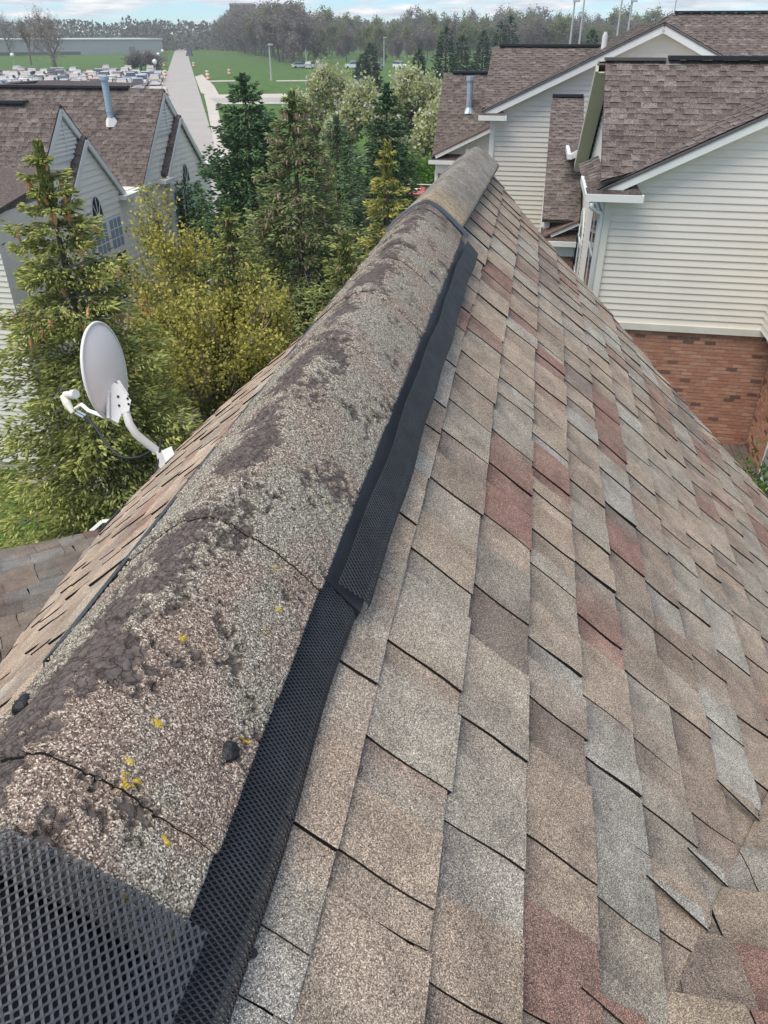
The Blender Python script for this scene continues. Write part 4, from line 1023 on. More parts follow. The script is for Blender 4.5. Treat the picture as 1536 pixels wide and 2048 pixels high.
# hipped roof standing behind the row
LB = root('hipped_house', W(-26, 33, 0), 'dark hipped roof seen over the ridge of the row house', 'house')
pk = [hit_r(20, 163, 36), hit_r(108, 160, 36)]
q = [hit_r(-60, 205, 32.5), hit_r(150, 186, 32.5)]
hb = MB(); hb.prism([q[0], q[1], pk[1], pk[0]], -ZV * .15, 0, (.10, .08, .075)); hb.add([q[1], q[1] + RV * 7, pk[1]], [(0, 1, 2)], 0, (.10, .08, .075)); hb.build('roof', SHINGN, LB)
bar('ridge_vent', LB, hit_r(-40, 176, 35.6), hit_r(72, 164.5, 35.6), .3, .1, PLASTIC)
MB().sbox(q[0] @ NV, q[1] @ NV - .3, 33, 39, 0, q[1][2] - .15).build('wall', SIDING2, LB)
# corner of one more sided house at the left edge of the picture
LC = root('sided_house', W(-9.3, 10, 0), 'corner of a white sided house at the edge of the garden', 'house')
pc_ = hit_t(16, 560, 15.5); sC, rC, zC = SR(pc_)
wall_plane('wall', LC, W(0, rC, 0), NV, -RV, [(sC - 4, 0.3), (sC, 0.3), (sC, zC + 1.3), (sC - 4, zC + 1.3)], SIDING, singles=False)
MB().sbox(sC - 4, sC - .02, rC + .1, rC + 2.5, 0, zC + 1.25).build('core', SIDING, LC)
MB().prism([W(sC - 4.2, rC - .1, zC + 1.3), W(sC + .05, rC - .1, zC + 1.3), W(sC + .05, rC + 2.8, zC + 1.7), W(sC - 4.2, rC + 2.8, zC + 1.7)], -ZV * .1, 0, (.12, .1, .09)).build('roof', SHINGN, LC)

# ------------------------------------------------------------------ trees
SPIN_V = np.array([[0, 0, 0], [0.45, 0.5, 0], [0.45, -0.25, 0.43], [0.45, -0.25, -0.43], [1, 0, 0]])
SPIN_F = np.array([[0, 2, 1], [0, 3, 2], [0, 1, 3], [1, 2, 4], [2, 3, 4], [3, 1, 4]])
LEAF_V = np.array([[0, 0, 0], [0.5, 0.42, 0.06], [1, 0, 0], [0.5, -0.42, 0.06]]); LEAF_F = np.array([[0, 1, 2, 3]])
CONE_V = np.array([[0, 0, 0]] + [[0.35, .5 * math.cos(t), .5 * math.sin(t)] for t in np.linspace(0, 2 * math.pi, 6)[:-1]] + [[0.8, .38 * math.cos(t + .3), .38 * math.sin(t + .3)] for t in np.linspace(0, 2 * math.pi, 6)[:-1]] + [[1, 0, 0]])
CONE_F = np.array([[0, 1 + (i + 1) % 5, 1 + i] for i in range(5)] + [[1 + i, 1 + (i + 1) % 5, 6 + i] for i in range(5)] + [[1 + (i + 1) % 5, 6 + (i + 1) % 5, 6 + i] for i in range(5)] + [[6 + i, 6 + (i + 1) % 5, 11] for i in range(5)])
def spruce(name, top, rmax, n, dark, light, label, seed, size=0.1, group=None, cones=0, ragged=0.25, bottom=0.4, prof=0.85, droop=0.25, conefrom=0.0, coneto=0.5, gap=0.0, twigs=0, cat='tree', cone_size=0.12, zbase=0.0, cmat=None):
    rg = np.random.default_rng(seed); h = top[2] - zbase
    base = np.array([top[0], top[1], zbase])
    t = root(name, base, label, cat, group)
    MB().tube([base, base + ZV * h * .5 + NV * .02, base + ZV * (h * 0.985)], [h * .018 + .03, h * .011 + .015, .008], 7).build('trunk', BARK, t)
    # branches: whorl levels with uneven length
    nl = int(h / (0.15 + 0.008 * h)); P, D, S_, B_, Cn = [], [], [], [], []; limb = MB()
    per = max(n // (nl * 7), 6)
    for li in range(nl):
        f = (li + rg.uniform(-.3, .3) + 0.6) / nl                # 0 top .. 1 bottom
        if f > 1 - bottom * 0.25: continue
        z = top[2] - f * h * 0.97
        Lr = rmax * (f ** prof) + 0.05
        k = 7 if f > .12 else 5
        a0 = rg.uniform(0, 6.28)
        for b in range(k):
            if rg.random() < gap: continue
            az = a0 + 6.283 * b / k + rg.normal() * .22
            Lb = Lr * rg.uniform(1 - ragged * 1.3, 1 + ragged)
            od = np.array([math.cos(az), math.sin(az), 0]); sd = np.array([-od[1], od[0], 0])
            rise = 0.55 * (1 - f) - 0.10
            m = int(per * (0.35 + 1.6 * f))
            tt = rg.uniform(0.12, 1.0, m) ** 0.75
            side = rg.normal(size=m) * 0.42 * (1.15 - tt) * Lb
            zz = z + rise * Lb * tt - droop * Lb * tt ** 1.6 + 0.10 * Lb * np.maximum(tt - .75, 0) * 4 * .5 - np.abs(side) * .30 + rg.normal(size=m) * .055 * Lb
            pts = base + np.outer(tt * Lb, od) + side[:, None] * sd; pts[:, 2] = zz
            dirs = od * 0.9 + np.sign(side)[:, None] * sd * (0.25 + rg.random((m, 1)) * .8) + ZV * (rg.normal(size=(m, 1)) * .30 + .10 - .25 * (rg.random((m, 1)) < .35))
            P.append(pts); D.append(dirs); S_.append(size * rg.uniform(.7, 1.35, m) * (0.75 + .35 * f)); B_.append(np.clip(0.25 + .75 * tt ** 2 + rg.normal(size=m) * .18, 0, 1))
            if rg.random() < .22 + twigs:
                q = [base * [1, 1, 0] + ZV * z, base * [1, 1, 0] + od * Lb * .5 + ZV * (z + rise * Lb * .5 - droop * Lb * .33), base * [1, 1, 0] + od * Lb * .9 + ZV * (z + rise * Lb * .9 - droop * Lb * .85)]
                limb.tube(q, [.012 + .004 * Lb, .008 + .002 * Lb, .003], 4)
            if conefrom < f < coneto and cones:
                for c in range(rg.poisson(cones)):
                    u = rg.uniform(.55, 1.0); Cn.append(base * [1, 1, 0] + od * Lb * u + sd * rg.normal() * .12 * Lb + ZV * (z + rise * Lb * u - droop * Lb * u ** 1.6 - .01))
    # leader
    m = max(n // 60, 30); u = rg.random(m); a = rg.uniform(0, 6.28, m)
    pts = np.stack([base[0] + .04 * np.cos(a) * (0.2 + u), base[1] + .04 * np.sin(a) * (.2 + u), top[2] - u * .09 * h], 1)
    P.append(pts); D.append(np.stack([np.cos(a), np.sin(a), np.full(m, 1.2)], 1)); S_.append(np.full(m, size * .8)); B_.append(rg.random(m))
    P = np.concatenate(P); D = np.concatenate(D); S_ = np.concatenate(S_); B_ = np.concatenate(B_)
    M = frames(D, rg); M = M * np.stack([S_, S_ * .33, S_ * .33], -1)[:, None, :]
    V, Fa = bulk(SPIN_V, SPIN_F, M, P)
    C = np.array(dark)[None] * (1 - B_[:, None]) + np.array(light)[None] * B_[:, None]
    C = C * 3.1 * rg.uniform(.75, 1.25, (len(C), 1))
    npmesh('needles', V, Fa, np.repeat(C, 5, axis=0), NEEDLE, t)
    if limb.v: limb.build('branches', TWIG if twigs else BARK, t, kind='stuff')
    if Cn:
        Cn = np.array(Cn); Dn = np.tile([0, 0, -1.0], (len(Cn), 1)) + rg.normal(size=(len(Cn), 3)) * .18
        sz = cone_size * rg.uniform(.8, 1.2, len(Cn)); M = frames(Dn, rg) * np.stack([sz, sz * .30, sz * .30], -1)[:, None, :]
        V, Fa = bulk(CONE_V, CONE_F, M, Cn); npmesh('cones', V, Fa, np.full((len(V), 3), .3), cmat or CONE, t, kind='stuff')
    return t
def branching(base, h, spread, rg, levels=4, first=0.3, kids=(3, 5), r0=None, lean=0.0, gnarl=0.25):
    """returns MB of limbs and array of twig end segments"""
    limb = MB(); ends = []
    def grow(p, d, L_, r, lv):
        n = 3; pts = [p]; q = p.copy(); dd_ = d.copy()
        for i in range(n):
            dd_ = unit(dd_ + rg.normal(size=3) * gnarl * .45 + ZV * .10); q = q + dd_ * L_ / n; pts.append(q.copy())
        limb.tube(pts, list(np.linspace(r, r * .55, n + 1)), 5 if lv < 2 else 3, cap=False)
        if lv >= levels: ends.append((pts[1], pts[-1])); return
        for k in range(rg.integers(*kids)):
            u = rg.uniform(.35, 1.0); a = rg.uniform(0, 6.28)
            o = unit(np.cross(dd_, [math.cos(a), math.sin(a), .3])); nd = unit(dd_ * rg.uniform(.5, .9) + o * spread)
            i = min(int(u * n), n - 1); pp = pts[i] + (pts[i + 1] - pts[i]) * (u * n - i)
            grow(pp, nd, L_ * rg.uniform(.55, .8), r * .5, lv + 1)
        if lv < levels: grow(pts[-1], dd_, L_ * .7, r * .55, lv + 1)
    r0 = r0 or h * .022
    d0 = unit(ZV + rg.normal(size=3) * lean)
    grow(np.asarray(base, float), d0, h * first, r0, 0)
    return limb, ends
def leaf_cloud(ends, n, size, rg, c1, c2, jitter=.25, flat=.2):
    A = np.array([e[0] for e in ends]); Bq = np.array([e[1] for e in ends]); k = rg.integers(0, len(ends), n); u = rg.random((n, 1))
    P = A[k] * (1 - u) + Bq[k] * u + rg.normal(size=(n, 3)) * jitter
    D = rg.normal(size=(n, 3)) + ZV * .3; S_ = size * rg.uniform(.6, 1.4, n)
    M = frames(D, rg) * np.stack([S_, S_, S_], -1)[:, None, :]
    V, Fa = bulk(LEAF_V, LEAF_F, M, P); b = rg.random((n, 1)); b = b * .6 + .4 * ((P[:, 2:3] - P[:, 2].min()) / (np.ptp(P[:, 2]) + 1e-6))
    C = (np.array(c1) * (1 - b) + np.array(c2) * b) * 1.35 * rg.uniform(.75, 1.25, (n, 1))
    return V, Fa, np.repeat(C, 4, axis=0)
def broadleaf(name, base, h, label, seed, nleaf, size, c1, c2, spread=.8, levels=4, jitter=.25, group=None, bark=BARK, cat='tree', first=.3, kids=(3, 5), extra=None, fit=None, lean=.05, r0=None, gnarl=.25):
    rg = np.random.default_rng(seed); t = root(name, base, label, cat, group)
    limb, ends = branching(base, h, spread, rg, levels, first, kids, lean=lean, r0=r0, gnarl=gnarl)
    # scale so that the crown reaches the wanted height and width
    V = np.array(limb.v); hz = V[:, 2].max() - base[2]; k = h / hz
    wz = np.percentile(np.hypot(V[:, 0] - base[0], V[:, 1] - base[1]), 98); kw = (fit / wz) if fit else k
    sc_ = np.array([kw, kw, k]); fx = lambda p: np.asarray(base) + (np.asarray(p) - np.asarray(base)) * sc_
    limb.v = [tuple(fx(p)) for p in limb.v]; ends = [(fx(a), fx(b)) for a, b in ends]
    limb.build('trunk', bark, t)
    if nleaf:
        V, Fa, C = leaf_cloud(ends, nleaf, size, rg, c1, c2, jitter)
        if extra:
            m = rg.random(len(Fa)) < extra[1]; C.reshape(-1, 4, 3)[m] = np.array(extra[0]) * rg.uniform(.8, 1.1, (m.sum(), 1, 1))
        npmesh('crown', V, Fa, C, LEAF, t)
    return t
D1, L1 = (0.034, 0.044, 0.014), (0.165, 0.172, 0.055)
spruce('spruce_tree', hit_t(75, 288, 9.0), 2.35, 58000, D1, L1, 'olive green spruce hung with orange cones behind the satellite dish', 101, size=0.105, cones=1.6, coneto=.36, ragged=.34, gap=.10, twigs=.22, prof=.86, droop=.30, cone_size=.15, cmat=CONE_O)
spruce('spruce_tree', hit_t(485, 152, 24), 2.6, 24000, (0.012, 0.028, 0.015), (0.045, 0.080, 0.034), 'darkest blue green spruce with a slim bare tip next to the road', 102, size=0.20, ragged=.3, prof=.70, droop=.2)
spruce('spruce_tree', hit_t(583, 188, 15.5), 2.7, 34000, (0.030, 0.042, 0.018), (0.105, 0.125, 0.052), 'grey green spruce with its upper part crowded with pinkish brown cones', 103, size=0.145, cones=7.5, conefrom=.03, coneto=.40, cmat=CONE_P, ragged=.28, gap=.05, prof=.78, droop=.42, twigs=.2, cone_size=.14)
spruce('spruce_tree', hit_t(775, 285, 12.5), 1.7, 20000, (0.040, 0.048, 0.015), (0.185, 0.175, 0.050), 'slender golden green spruce close to the ridge of our roof', 104, size=0.11, ragged=.35, prof=.9, droop=.45, cones=.25, coneto=.8, gap=.08)
spruce('spruce_tree', hit_t(773, 172, 22), 2.0, 14000, (0.012, 0.026, 0.015), (0.042, 0.070, 0.032), 'dark spruce standing in front of the white flowering trees', 105, size=0.19, ragged=.25, prof=.75)
spruce('spruce_tree', hit_t(672, 236, 20), 2.4, 15000, (0.022, 0.038, 0.022), (0.080, 0.110, 0.060), 'soft grey green spruce between the cone laden spruce and the dark one', 106, size=0.17, ragged=.3, prof=.75, droop=.35, cones=.4, coneto=.7)
spruce('spruce_tree', hit_t(455, 420, 13.5), 2.0, 18000, (0.030, 0.042, 0.014), (0.120, 0.130, 0.040), 'low olive spruce wedged beside the golden leafed shrub', 107, size=0.12, ragged=.35, prof=.7, droop=.4, cones=.5, coneto=.8)
spruce('spruce_tree', hit_t(690, 470, 10.5), 2.0, 18000, (0.030, 0.042, 0.014), (0.115, 0.125, 0.040), 'drooping olive spruce right under the left edge of our roof', 108, size=0.11, ragged=.35, prof=.7, droop=.45, cones=.5, coneto=.8)
# golden leafing shrub
gb = hit_t(370, 400, 13.0)
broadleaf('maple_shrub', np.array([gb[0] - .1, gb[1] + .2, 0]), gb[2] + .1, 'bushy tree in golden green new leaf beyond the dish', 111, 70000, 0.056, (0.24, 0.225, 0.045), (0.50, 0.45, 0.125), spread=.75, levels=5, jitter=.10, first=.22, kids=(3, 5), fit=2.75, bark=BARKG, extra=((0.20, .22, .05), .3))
# white flowering trees
for i, (x, y, tt_0, fit, sd_) in enumerate(((655, 128, 60, 3.1, 121), (735, 165, 50, 2.6, 122), (830, 135, 55, 3.4, 123), (905, 190, 48, 2.2, 124))):
    p = hit_t(x, y, tt_0)
    broadleaf('pear_tree', np.array([p[0], p[1], 0]), p[2], ['pale leaved flowering tree nearest the side drive', 'flowering tree with green gaps standing behind the cone laden spruce', 'broad flowering tree beside the low brick wing', 'flowering tree half hidden by the low brown roof'][i], sd_, 20000, 0.21, (0.19, 0.22, 0.08), (0.42, 0.43, 0.21), spread=.7, levels=4, jitter=.30, first=.28, fit=fit, extra=((0.68, .69, .60), .24))
# thuja columns by the row house
for i, (x, y, wd) in enumerate(((290, 362, .40), (318, 350, .42), (341, 347, .46), (366, 362, .40), (392, 366, .55))):
    p = hit_t(x, y, 27.5)
    spruce('thuja', p, wd, 2600, (0.010, 0.026, 0.007), (0.040, 0.085, 0.018), 'clipped dark green thuja column in the row beside the gabled row house', 130 + i, size=0.15, group='thuja columns by the row house', ragged=.10, prof=.42, droop=-.1, cat='shrub')
# bush under the right-hand deck, hedge by the far deck
broadleaf('green_bush', hit_t(1545, 1050, 12.5) * [1, 1, 0] , 3.2, 'bright green bush by the timber deck', 141, 6000, .07, (.03, .07, .01), (.10, .20, .03), spread=1.0, levels=3, jitter=.25, fit=.9, cat='shrub')
for i, (x, y) in enumerate(((800, 320), (835, 318), (868, 330))):
    p = hit_t(x, y, 38); broadleaf('green_bush', np.array([p[0], p[1], 0]), p[2], 'bright green bush in the hedge behind the grill deck', 142 + i, 4500, .16, (.03, .08, .012), (.12, .24, .04), spread=1.0, levels=3, jitter=.3, fit=1.5, cat='shrub', group='hedge bushes behind the grill deck')
# bare trees by the car park
for i, (x, yb, yt, fit, sd_) in enumerate(((112, 141, 8, 8.5, 151), (22, 112, 14, 9, 152), (62, 130, 20, 5, 153), (-35, 120, 5, 9, 154))):
    b = hit_z(x, yb); hgt = hit_t(x, yt, pix(b)[2])[2]
    broadleaf('bare_tree', b, hgt, ['large bare tree with forking trunk at the edge of the car park', 'bare tree near the end of the pale warehouse', 'slim bare sapling by the car park lawn', 'bare tree beyond the car park corner'][i], sd_, 900, .30, (.20, .18, .12), (.32, .30, .18), spread=.8, levels=5, jitter=.6, first=.25, fit=fit, bark=BARKG, r0=.35)

# far spruces
for i, (x, y, tt_0, rw) in enumerate(((893, 55, 105, 2.6), (925, 72, 110, 2.4), (968, 62, 120, 2.3), (1003, 45, 118, 2.4), (1022, 33, 115, 2.8), (740, 88, 120, 2.2), (838, 100, 100, 1.6), (1186, 62, 90, 2.2), (725, 110, 125, 2.0))):
    p = hit_t(x, y, tt_0)
    spruce('spruce_tree', p, rw, 2200, (0.010, 0.020, 0.014), (0.028, 0.045, 0.028), ['tall dark spruce above the ridge of the low brown roof', 'dark spruce next to the tall one above the low brown roof', 'narrow dark spruce before the far wood', 'dark spruce beside the tallest one at the wood', 'tallest dark spruce at the edge of the far wood', 'dark spruce behind the lawn lamp post', 'small dark spruce behind the flowering trees', 'rounded dark evergreen showing over the brown roof', 'small dark spruce at the back of the lawn'][i], 160 + i, size=.55, ragged=.25, prof=.6)

# woods: a few tree shapes copied
def far_tree_proto(seed, c1, c2, n, fit, h=18.0):
    rg = np.random.default_rng(seed); limb, ends = branching(np.zeros(3), h, .75, rg, 4, .27, (3, 5), r0=.28)
    V = np.array(limb.v); k = h / V[:, 2].max(); wz = np.percentile(np.hypot(V[:, 0], V[:, 1]), 97); s3 = np.array([fit / wz, fit / wz, k])
    limb.v = [tuple(np.array(p) * s3) for p in limb.v]; ends = [(np.array(a) * s3, np.array(b) * s3) for a, b in ends]
    tr = limb.build('trunk', BARKG); V, Fa, C = leaf_cloud(ends, n, .55, rg, c1, c2, .55); cr = npmesh('crown', V, Fa, C, LEAF)
    return tr, cr
PROTO = [far_tree_proto(201, (.12, .105, .10), (.23, .205, .19), 3200, 5.5), far_tree_proto(202, (.125, .11, .10), (.24, .215, .185), 3200, 6.5),
         far_tree_proto(203, (.11, .125, .06), (.22, .24, .115), 3600, 6.0), far_tree_proto(204, (.10, .115, .06), (.20, .22, .10), 3600, 5.0)]
for tr, cr in PROTO:
    for o in (tr, cr): col.objects.unlink(o)
def far_tree(k, p, h, seed, label, group, name='wood_tree'):
    rd = random.Random(seed); e_ = root(name, p, label, 'tree', group)
    for o in PROTO[k]:
        c = o.copy(); col.objects.link(c); c.parent = e_; ORG[c] = ORG[e_]
    e_.scale = (h / 18 * rd.uniform(.85, 1.2), h / 18 * rd.uniform(.85, 1.2), h / 18); e_.rotation_euler = (0, 0, rd.uniform(0, 6.28))
rd = random.Random(77)
# grey wood along the right of the road, running away from (600,138) to (400,92)
for i in range(60):
    u = (i % 30 + rd.uniform(-.4, .4)) / 29; u = min(max(u, 0), 1); x = 612 + (402 - 612) * u ** .8; yb = 139 - 47 * u ** .62 - (7 if i > 29 else 0) * (1 - u)
    b = hit_z(x + rd.uniform(-6, 6), yb - rd.uniform(0, 4)); ytop = 36 + 42 * sstep(.55, 1.0, u) + rd.uniform(-8, 8)
    h = max(hit_t(x, ytop, pix(b)[2])[2], 8) * 1.27
    far_tree(rd.choice((0, 0, 1, 1, 1, 3)), b, min(h, 34), i, 'bare grey tree in the wood beside the concrete road', 'bare trees of the wood beside the road')
for i in range(96):
    x = 600 + (i % 48) * 16.2 + rd.uniform(-8, 8); b = hit_z(x, (106 if i < 48 else 119) + rd.uniform(-6, 6)); ytop = (44 if i < 48 else 58) + rd.uniform(-11, 11) + (10 if 700 < x < 800 else 0)
    h = hit_t(x, ytop, pix(b)[2])[2] * 1.3
    kk = rd.choice((0, 1, 2, 2, 3)); far_tree(kk, b, h, 100 + i, ['bare grey brown tree in the wood behind the lawns and roofs', 'wide bare tree in the wood behind the lawns and roofs', 'broad budding green tree in the wood behind the lawns and roofs', 'slim budding green tree in the wood behind the lawns and roofs'][kk], ['bare trees', 'wide bare trees', 'broad budding trees', 'slim budding trees'][kk] + ' of the wood behind the lawns')
# the far wood on the horizon reads as one mass
rg = np.random.default_rng(9); n = 60000
az = rg.uniform(-.75, .75, n); dist = rg.uniform(520, 690, n); hh = rg.random(n) ** 1.3 * (12 + 6 * fbm(az * 40, az * 0, 5, 4))
T_ = np.stack([np.sin(az) * dist, np.cos(az) * dist, hh], 1); S_ = rg.uniform(1.1, 2.3, n)
M = frames(rg.normal(size=(n, 3)), rg) * np.stack([S_, S_, S_], -1)[:, None, :]
V, Fa = bulk(LEAF_V, LEAF_F, M, T_); b = rg.random((n, 1)); C = np.array((.11, .12, .10)) * (1 - b) + np.array((.21, .205, .17)) * b
npmesh('distant_woods', V, Fa, np.repeat(C, 4, axis=0), LEAF, kind='stuff', label='grey green band of far woods along the horizon', cat='trees')
# round grey shrub clump before the warehouse
for i, (x, sd_) in enumerate(((283, 1), (305, 2))):
    b = hit_z(x, 139.5); far = broadleaf('bare_shrub', b, 4.2, 'rounded bare grey shrub on the lawn before the warehouse', 300 + i, 3000, .35, (.10, .09, .085), (.19, .17, .16), spread=1.2, levels=3, jitter=.5, fit=3.6, cat='shrub', group='bare shrubs before the warehouse', bark=BARKG)

# ------------------------------------------------------------------ far buildings, cars, lamps
WHM = mat('warehouse_metal', (0.40, 0.42, 0.42), 0.6, var=.06, vscale=.1)
wa, wb = hit_z(-140, 113), hit_z(327, 107.5); ztop = hit_t(327, 79, pix(wb)[2])[2]
wh = root('warehouse', (wa + wb) / 2, 'long low pale grey warehouse beyond the lawn', 'building')
e_ = unit((wb - wa) * [1, 1, 0]); o_ = np.array([-e_[1], e_[0], 0]); Lw = np.linalg.norm((wb - wa)[:2])
MB().box(wa, e_ * Lw, o_ * 45, ZV * ztop).build('wall', WHM, wh)
MB().box(wa + ZV * ztop - e_ * .3 - o_ * .3, e_ * (Lw + .6), o_ * 45.6, ZV * .5).build('parapet', WHITE, wh)
for i in range(int(Lw / 12)): MB().box(wa + e_ * (6 + i * 12) - o_ * .12, e_ * .25, o_ * .12, ZV * ztop).build('wall_rib', WHM, wh)
MB().box(wa + e_ * Lw * .84 - o_ * .15, e_ * 3, o_ * .15, ZV * 3.2).build('loading_door', mat('door_grey', (.22, .24, .24), .6), wh)
MB().box(wa - e_ * .2 - o_ * .2, e_ * (Lw * .62), o_ * .2, ZV * 1.3).build('plinth', mat('plinth_dark', (.12, .14, .12), .8), wh)
of = root('office_block', hit_z(295, 92), 'dark glass office block on the horizon behind the warehouse', 'building')
OFM = mat('office_dark', (.045, .04, .05), .5); OFB = mat('office_band', (.16, .12, .10), .7)
ob = hit_z(248, 94); oe = hit_z(325, 94); t_ob = pix(ob)[2]; Lo = np.linalg.norm((oe - ob)[:2]); e_ = unit(oe - ob); o_ = np.array([-e_[1], e_[0], 0])
zt = hit_t(285, 58, t_ob)[2]
MB().box(ob, e_ * Lo, o_ * 30, ZV * zt).build('storeys', OFM, of)
MB().box(ob + e_ * Lo * .2 + ZV * zt, e_ * Lo * .57, o_ * 26, ZV * (hit_t(285, 51, t_ob)[2] - zt)).build('upper_storey', OFM, of)
for k in (.45, .72): MB().box(ob + e_ * 1 - o_ * .4 + ZV * zt * k, e_ * (Lo - 2), o_ * .4, ZV * 1.2).build('spandrel', OFB, of)
tw_ = root('brick_towers', hit_z(537, 88), 'brown brick apartment building with twin towers above the bare wood', 'building')
TBM = mat('tower_brick', (.20, .115, .095), .9, var=.1, vscale=.2); TWM = mat('tower_windows', (.07, .07, .085), .3)
tb_ = hit_z(537, 92)[1]; tz = lambda y, x=537: None
def tower(x0, x1, yt, y0, dep, nm):
    a = hit_z(x0, 89); t_ = pix(a)[2]; b = hit_t(x1, 89, t_); z = hit_t((x0 + x1) / 2, yt, t_)[2]; e_ = unit((b - a) * [1, 1, 0]); o_ = np.array([-e_[1], e_[0], 0]); Lt = np.linalg.norm((b - a)[:2])
    blk = MB().box(a * [1, 1, 0] + o_ * y0, e_ * Lt, o_ * dep, ZV * z).build(nm, TBM, tw_)
    MB().box(a * [1, 1, 0] + o_ * (y0 - .3) - e_ * .3 + ZV * (z - 1.4), e_ * (Lt + .6), o_ * (dep + .6), ZV * 1.0).build('cornice', mat('tower_band', (.30, .22, .17), .8), blk)
    for f_ in range(5):
        for c in range(max(int(Lt / 4), 2)):
            MB().box(a * [1, 1, 0] + e_ * (1.2 + c * (Lt - 2) / max(int(Lt / 4), 2)) + o_ * (y0 - .1) + ZV * (z - 4.2 - f_ * 3.3), e_ * 1.5, o_ * .1, ZV * 1.7).build('window', TWM, blk)
tower(466, 511, 8, 0, 18, 'tower'); tower(551, 596, 9, 0, 18, 'tower'); tower(505, 556, 24, 4, 12, 'link_block'); tower(594, 609, 22, 3, 14, 'side_block')
# brick corner of the car-park lamps, barrels
POLE = mat('lamp_pole', (.45, .46, .46), .5); GLOBE = mat('lamp_globe', (.80, .81, .80), .4)
ORANGE = mat('barrel_orange', (.75, .26, .03), .5)
def globe_lamp(x, y, yb, lab):
    b = hit_z(x, yb); t_ = pix(b)[2]; z = hit_t(x, y, t_)[2]; r_ = root('globe_lamp', b, lab, 'lamp', 'globe lamps along the car park')
    MB().tube([b, b + ZV * z], .06, 6).build('post', POLE, r_)
    V = []; c = b + ZV * z
    for i in range(7):
        for j in range(10): th = math.pi * i / 6; V.append(c + .62 * np.array([math.sin(th) * math.cos(j * .628), math.sin(th) * math.sin(j * .628), -math.cos(th)]))
    MB().add(V, [(i * 10 + j, i * 10 + (j + 1) % 10, (i + 1) * 10 + (j + 1) % 10, (i + 1) * 10 + j) for i in range(6) for j in range(10)]).build('globe', GLOBE, r_, smooth=True)
for x, y, yb in ((312, 123, 143), (319, 109, 128), (327, 102, 118), (30, 110, 135)): globe_lamp(x, y, yb, 'white globe lamp on a thin post by the car park')
def barrel(x, yb, sz=1.0):
    b = hit_z(x, yb); r_ = root('traffic_barrel', b, 'orange and white traffic barrel beside the concrete road', 'barrel', 'traffic barrels along the road')
    for k in range(4): MB().tube([b + ZV * (.26 * k * sz), b + ZV * (.26 * (k + 1) * sz - .01)], (.34 - .02 * k) * sz, 10).build('orange_band' if k % 2 == 0 else 'white_band', ORANGE if k % 2 == 0 else GLOBE, r_)
    MB().tube([b, b + ZV * .08], .45 * sz, 10).build('base', PLASTIC, r_)
for x, y in ((333, 200), (333, 192), (331, 152), (329, 133), (417, 160), (415, 153), (388, 134), (459, 150)): barrel(x, y, 1.25)
def lamp_post(x, yt, yb, lab, hd=True, tfix=None):
    b = hit_z(x, yb) if tfix is None else hit_t(x, yb, tfix); b = b * [1, 1, 0]; t_ = pix(b)[2]; z = hit_t(x, yt, t_)[2]; r_ = root('lamp_post', b, lab, 'lamp post')
    MB().tube([b, b + ZV * z * .5, b + ZV * z], [.20, .17, .13], 8).build('pole', POLE, r_)
    MB().tube([b, b + ZV * .6], .28, 8).build('footing', CONC2, r_)
    if hd: MB().box(b + ZV * (z - .1) - NV * .25 - RV * .3, NV * 1.1, RV * .6, ZV * .28).build('head', POLE, r_)
lamp_post(543, 89, 161, 'pale steel lamp post standing on the lawn before the bare wood'); lamp_post(613, 74, 131, 'thinner lamp post on the lawn near the flowering tree')
lamp_post(768, 75, 132, 'lamp post behind the flowering trees'); lamp_post(1133, 6, 150, 'tall pole behind the brown roofs, left of a pair', True, 130)
lamp_post(1151, -20, 150, 'tallest dark pole behind the brown roofs', False, 140); lamp_post(1223, -12, 150, 'tall pale pole rising over the broad gable roof', False, 130); lamp_post(1243, 6, 150, 'slim pole with a small head over the broad gable roof', True, 135)
# dark gate barrier at the far end of the road
gp = hit_z(378, 112); ga = root('gate_barrier', gp, 'dark green sloping barrier at the far end of the road', 'barrier')
tg = pix(gp)[2]; A_, B_, C_, E_ = hit_t(371, 112, tg), hit_t(385, 112, tg), hit_t(382, 95, tg), hit_t(392, 93, tg)
MB().prism([A_, B_, hit_t(379, 96, tg), hit_t(375, 98, tg)], RV * 1.0).build('ramp', mat('barrier_dark', (.03, .045, .06), .6), ga)
MB().prism([hit_t(377, 99, tg), hit_t(391, 99, tg), hit_t(391, 93.5, tg), hit_t(377, 93.5, tg)], RV * 2.0).build('hood', mat('barrier_dark'), ga)

